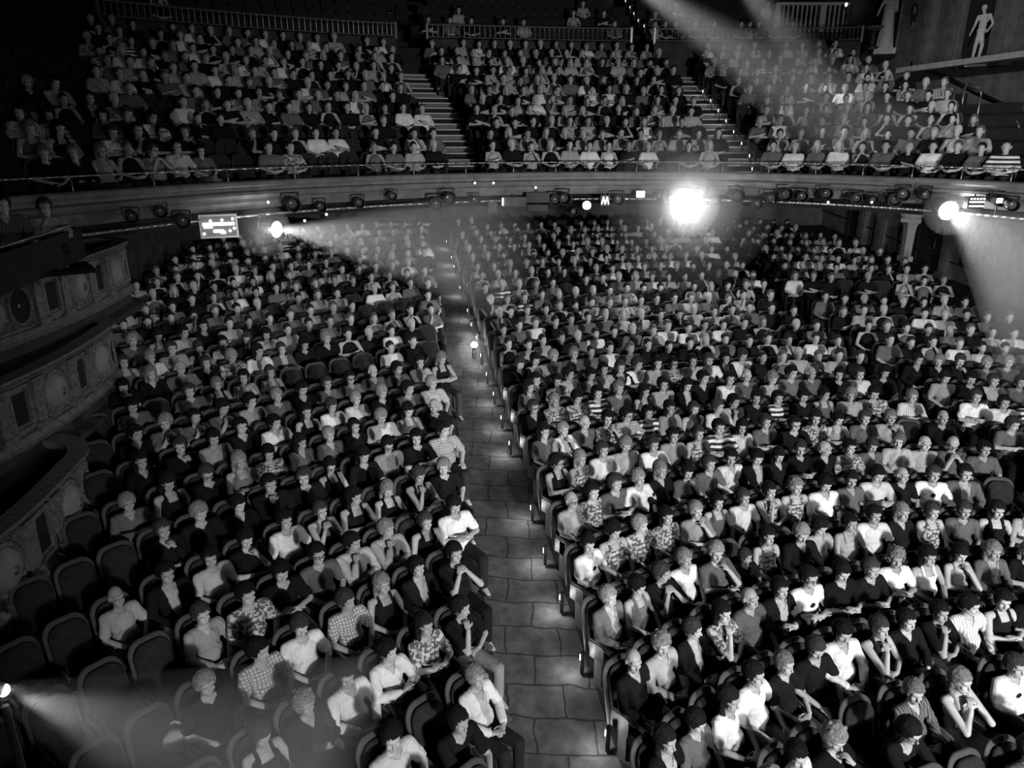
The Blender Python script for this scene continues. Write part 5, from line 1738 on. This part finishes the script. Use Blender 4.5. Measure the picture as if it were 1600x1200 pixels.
# ------------------------------------------------------------------ step lamps
def step_lamp(p, label, group, e=1.6, side=-1, rz=0):
    r = empty('step_lamp', p, rz); tag(r, label, 'lamp', group)
    MB().box((0, 0, .16), (.05, .05, .32)).build('post', [MATS['metal_black']], r)
    MB().box((side * .028, 0, .24), (.012, .025, .07)).build('lens', [MATS['lamp_lit']], r)
    l = lamp('step_light', 'POINT', p + V((side * .12, -.02, .20)), None, e, .03); return r
AL = [(950, 1145), (910, 1027), (878, 933), (852, 860), (832, 793), (798, 692), (785, 652), (773, 615), (762, 584), (753, 555), (746, 527), (738, 507), (732, 485), (720, 449), (711, 416), (707, 402), (699, 377)]
for i, (px, py) in enumerate(AL):
    p = on_floor(px, py, .3); p.z -= .24
    step_lamp(p, '%s lit step lamp up the right edge of the long aisle' % ordw(i + 1), 'step lamps of the long aisle', 9.0)
CL = [(1175, 240), (1157, 218), (1141, 195), (1126, 175), (1111, 156), (1099, 141), (1087, 124), (1064, 104)]
for i in range(9):
    best = None
    for j in range(401):
        q = circle_pt(j / 400, i, -.45); px, py, d = to_px(q + V((0, 0, .3))); e = abs(px - float(np.interp(py, [c[1] for c in CL][::-1], [c[0] for c in CL][::-1])))
        if best is None or e < best[0]: best = (e, q)
    p = best[1]; p.z += .03
    step_lamp(p, '%s lit step lamp up the right balcony stairs' % ordw(i + 1), 'step lamps of the balcony stairs', 1.4)
for i, (px, py) in enumerate([(1007, 52), (998, 43), (991, 32), (985, 22), (978, 12), (971, 3)]):
    p = at_y(px, py, 29.2 + i * .8)
    step_lamp(p, '%s lit step lamp climbing the dark upper tier stairs' % ordw(i + 1), 'step lamps of the upper tier', .5)
p = on_floor(741, 545, .25); r = empty('aisle_lamp', p); tag(r, 'bright round lamp glowing at the right edge of the long aisle', 'lamp')
MB().ell((0, 0, .1), (.075, .075, .075)).build('globe', [MATS['lamp_hot']], r, True); MB().lathe((0, 0, 0), [(.06, -.25), (.05, 0), (.07, .05)], 10).build('base', [MATS['metal_black']], r)
lamp('aisle_glow', 'POINT', p + V((-.12, -.12, .2)), None, 14, .08)

# ------------------------------------------------------------------ slips beside the circle and the people in the boxes
pts = [at_z(x, y, EYE - 1.26) for x, y in ((-60, 402), (0, 386), (60, 368), (125, 346))]
r = empty('slip_rail', pts[1]); tag(r, 'dark parapet and thin rail of the side gallery at upper left', 'railing'); inv = Matrix.Translation(-pts[1])
o = MB().tube(pts, .018, 8).build('rail', [MATS['rail']], r, True); o.matrix_local = inv
pa = [(p.x, p.y, p.z, .85, -.3) for p in pts]; o = MB().sweep(pa, [(-.05, -.56), (.0, -.56), (.0, -.08), (-.05, -.08)]).build('parapet', [MATS['floor_dark']], r); o.matrix_local = inv
def box_person(px, py, Y, top, hair, pose, label, look=(6, -6)):
    h = at_y(px, py, Y); rz = math.atan2(look[0] - h.x, -(look[1] - h.y))
    ho = head_off(pose); off = Matrix.Rotation(rz, 3, 'Z') @ ho
    base = h - off
    o = make_person(pose, top, hair, '', base, rz, 'a', False, (1, 1, 1), .04, .45, False); tag(o, label, 'person')
    st = empty('stool', base + V((0, 0, .36)), rz); tag(st, 'low dark stool under the ' + label.split(' person')[0] + ' person at the left edge', 'stool')
    MB().cyl((0, 0, .02), (0, 0, .10), .17, .17, 16).build('cushion', [MATS['velvet']], st); MB().cyl((0, 0, -.06), (0, 0, .02), .05, .05, 10).build('leg', [MATS['seat_metal']], st)
    MB().box((0, -.05, -.09), (.9, .9, .06)).build('platform', [MATS['floor_dark']], st)
box_person(70, 324, 11.3, 'Tl', 's', 'q', 'short-haired person in pale T-shirt, chin on hand, behind gallery rail at upper left')
box_person(4, 320, 10.4, 'St', 's', 'Q', 'dark striped shirt person leaning on gallery rail at the left picture edge')
box_person(4, 440, 12.0, 'Tf', 's', 'Q', 'patterned top person in the upper left box, cut by the picture edge', (-5, -6))
box_person(3, 596, 11.6, 'Ss', 'g', 'Q', 'striped shirt person in the middle left box, cut by the picture edge', (-4, -6))

# bag on an empty seat
p = on_floor(278, 1168, .5); r = empty('handbag', p); tag(r, 'pale soft handbag lying on an empty seat at lower left', 'bag')
mb = MB(); mb.ell((0, 0, .1), (.19, .12, .12)); mb.ell((.12, .02, .08), (.12, .1, .09)); me = remesh(mb, .012, 3); me.materials.append(MATS['bag']); o = bpy.data.objects.new('bag_body', me); COL.objects.link(o); o.parent = r
for s_ in (-1, 1): MB().tube([V((-.1 + .1 * s_ + .09 * math.cos(t), .03 * s_, .17 + .13 * math.sin(t))) for t in [PI * i / 8 for i in range(9)]], .013, 6).build('strap', [MATS['bag']], r, True)

# ------------------------------------------------------------------ theatre haze
HAZE = True
hm_ = {}
def haze_mat(den):
    if den not in hm_:
        m = bpy.data.materials.new('haze'); m.use_nodes = True; nt = m.node_tree; nt.nodes.clear()
        o_ = nt.nodes.new('ShaderNodeOutputMaterial'); vs = nt.nodes.new('ShaderNodeVolumeScatter'); vs.inputs['Density'].default_value = den; vs.inputs['Anisotropy'].default_value = 0
        nt.links.new(vs.outputs[0], o_.inputs['Volume']); hm_[den] = m
    return hm_[den]
def haze_cone(a, b, r0, r1, den, label):
    """the hazy air that a beam crosses"""
    mb = MB(); mb.cyl(a, b, r0, r1, 28); o = mb.build('haze', [haze_mat(den)]); tag(o, label, 'haze', None, 'stuff')
def shaft(p, target, L, ang, den, label):
    d = (V(target) - V(p)).normalized(); haze_cone(V(p) + d * (.26 if L > 3 else .03), V(p) + d * L, .06, L * math.tan(math.radians(ang / 2)) * 1.02, den, label)
if HAZE:
    shaft(P1, at_y(900, 405, 10.5), 6.5, 17, .13, 'hazy light beam spreading right from the left balcony spotlight')
    shaft(P3, at_y(1620, 425, 12.5), 5.5, 30, .10, 'hazy light beam spreading right from the right balcony spotlight')
    sp_ = at_y(1, 1079, 3.1); shaft(sp_, at_y(330, 1180, 3.2), 1.8, 46, .25, 'hazy light beam over the empty seats at lower left')
    shaft(at_y(900, -90, 19.0), at_y(1345, 215, 19.5), 10.5, 15, .14, 'wide hazy roof beam falling onto right balcony block')
    shaft(at_y(1085, -120, 21.0), at_y(1275, 120, 23), 7.5, 15, .12, 'shorter hazy roof beam right of the wide one')
    for R_, dn, nm in ((.75, .16, 'tight bright'), (1.3, .05, 'wider'), (2.1, .022, 'widest faint')):
        mb = MB(); mb.ell(P2 + V((0, -.4, 0)), (R_,) * 3, 0, 32, 20); tag(mb.build('haze', [haze_mat(dn)]), '%s glowing haze around the dazzling followspot' % nm, 'haze', None, 'stuff')
    for q, w in ((P1, 'left'), (P3, 'right')):
        mb = MB(); mb.ell(q + V((0, -.3, 0)), (.55, .55, .55), 0, 24, 14); tag(mb.build('haze', [haze_mat(.12)]), 'glowing haze around the %s balcony spotlight' % w, 'haze', None, 'stuff')
    mb = MB(); mb.ell(on_floor(741, 545, .4), (.4, .4, .4), 0, 20, 12); tag(mb.build('haze', [haze_mat(.12)]), 'glowing haze around the bright aisle lamp', 'haze', None, 'stuff')
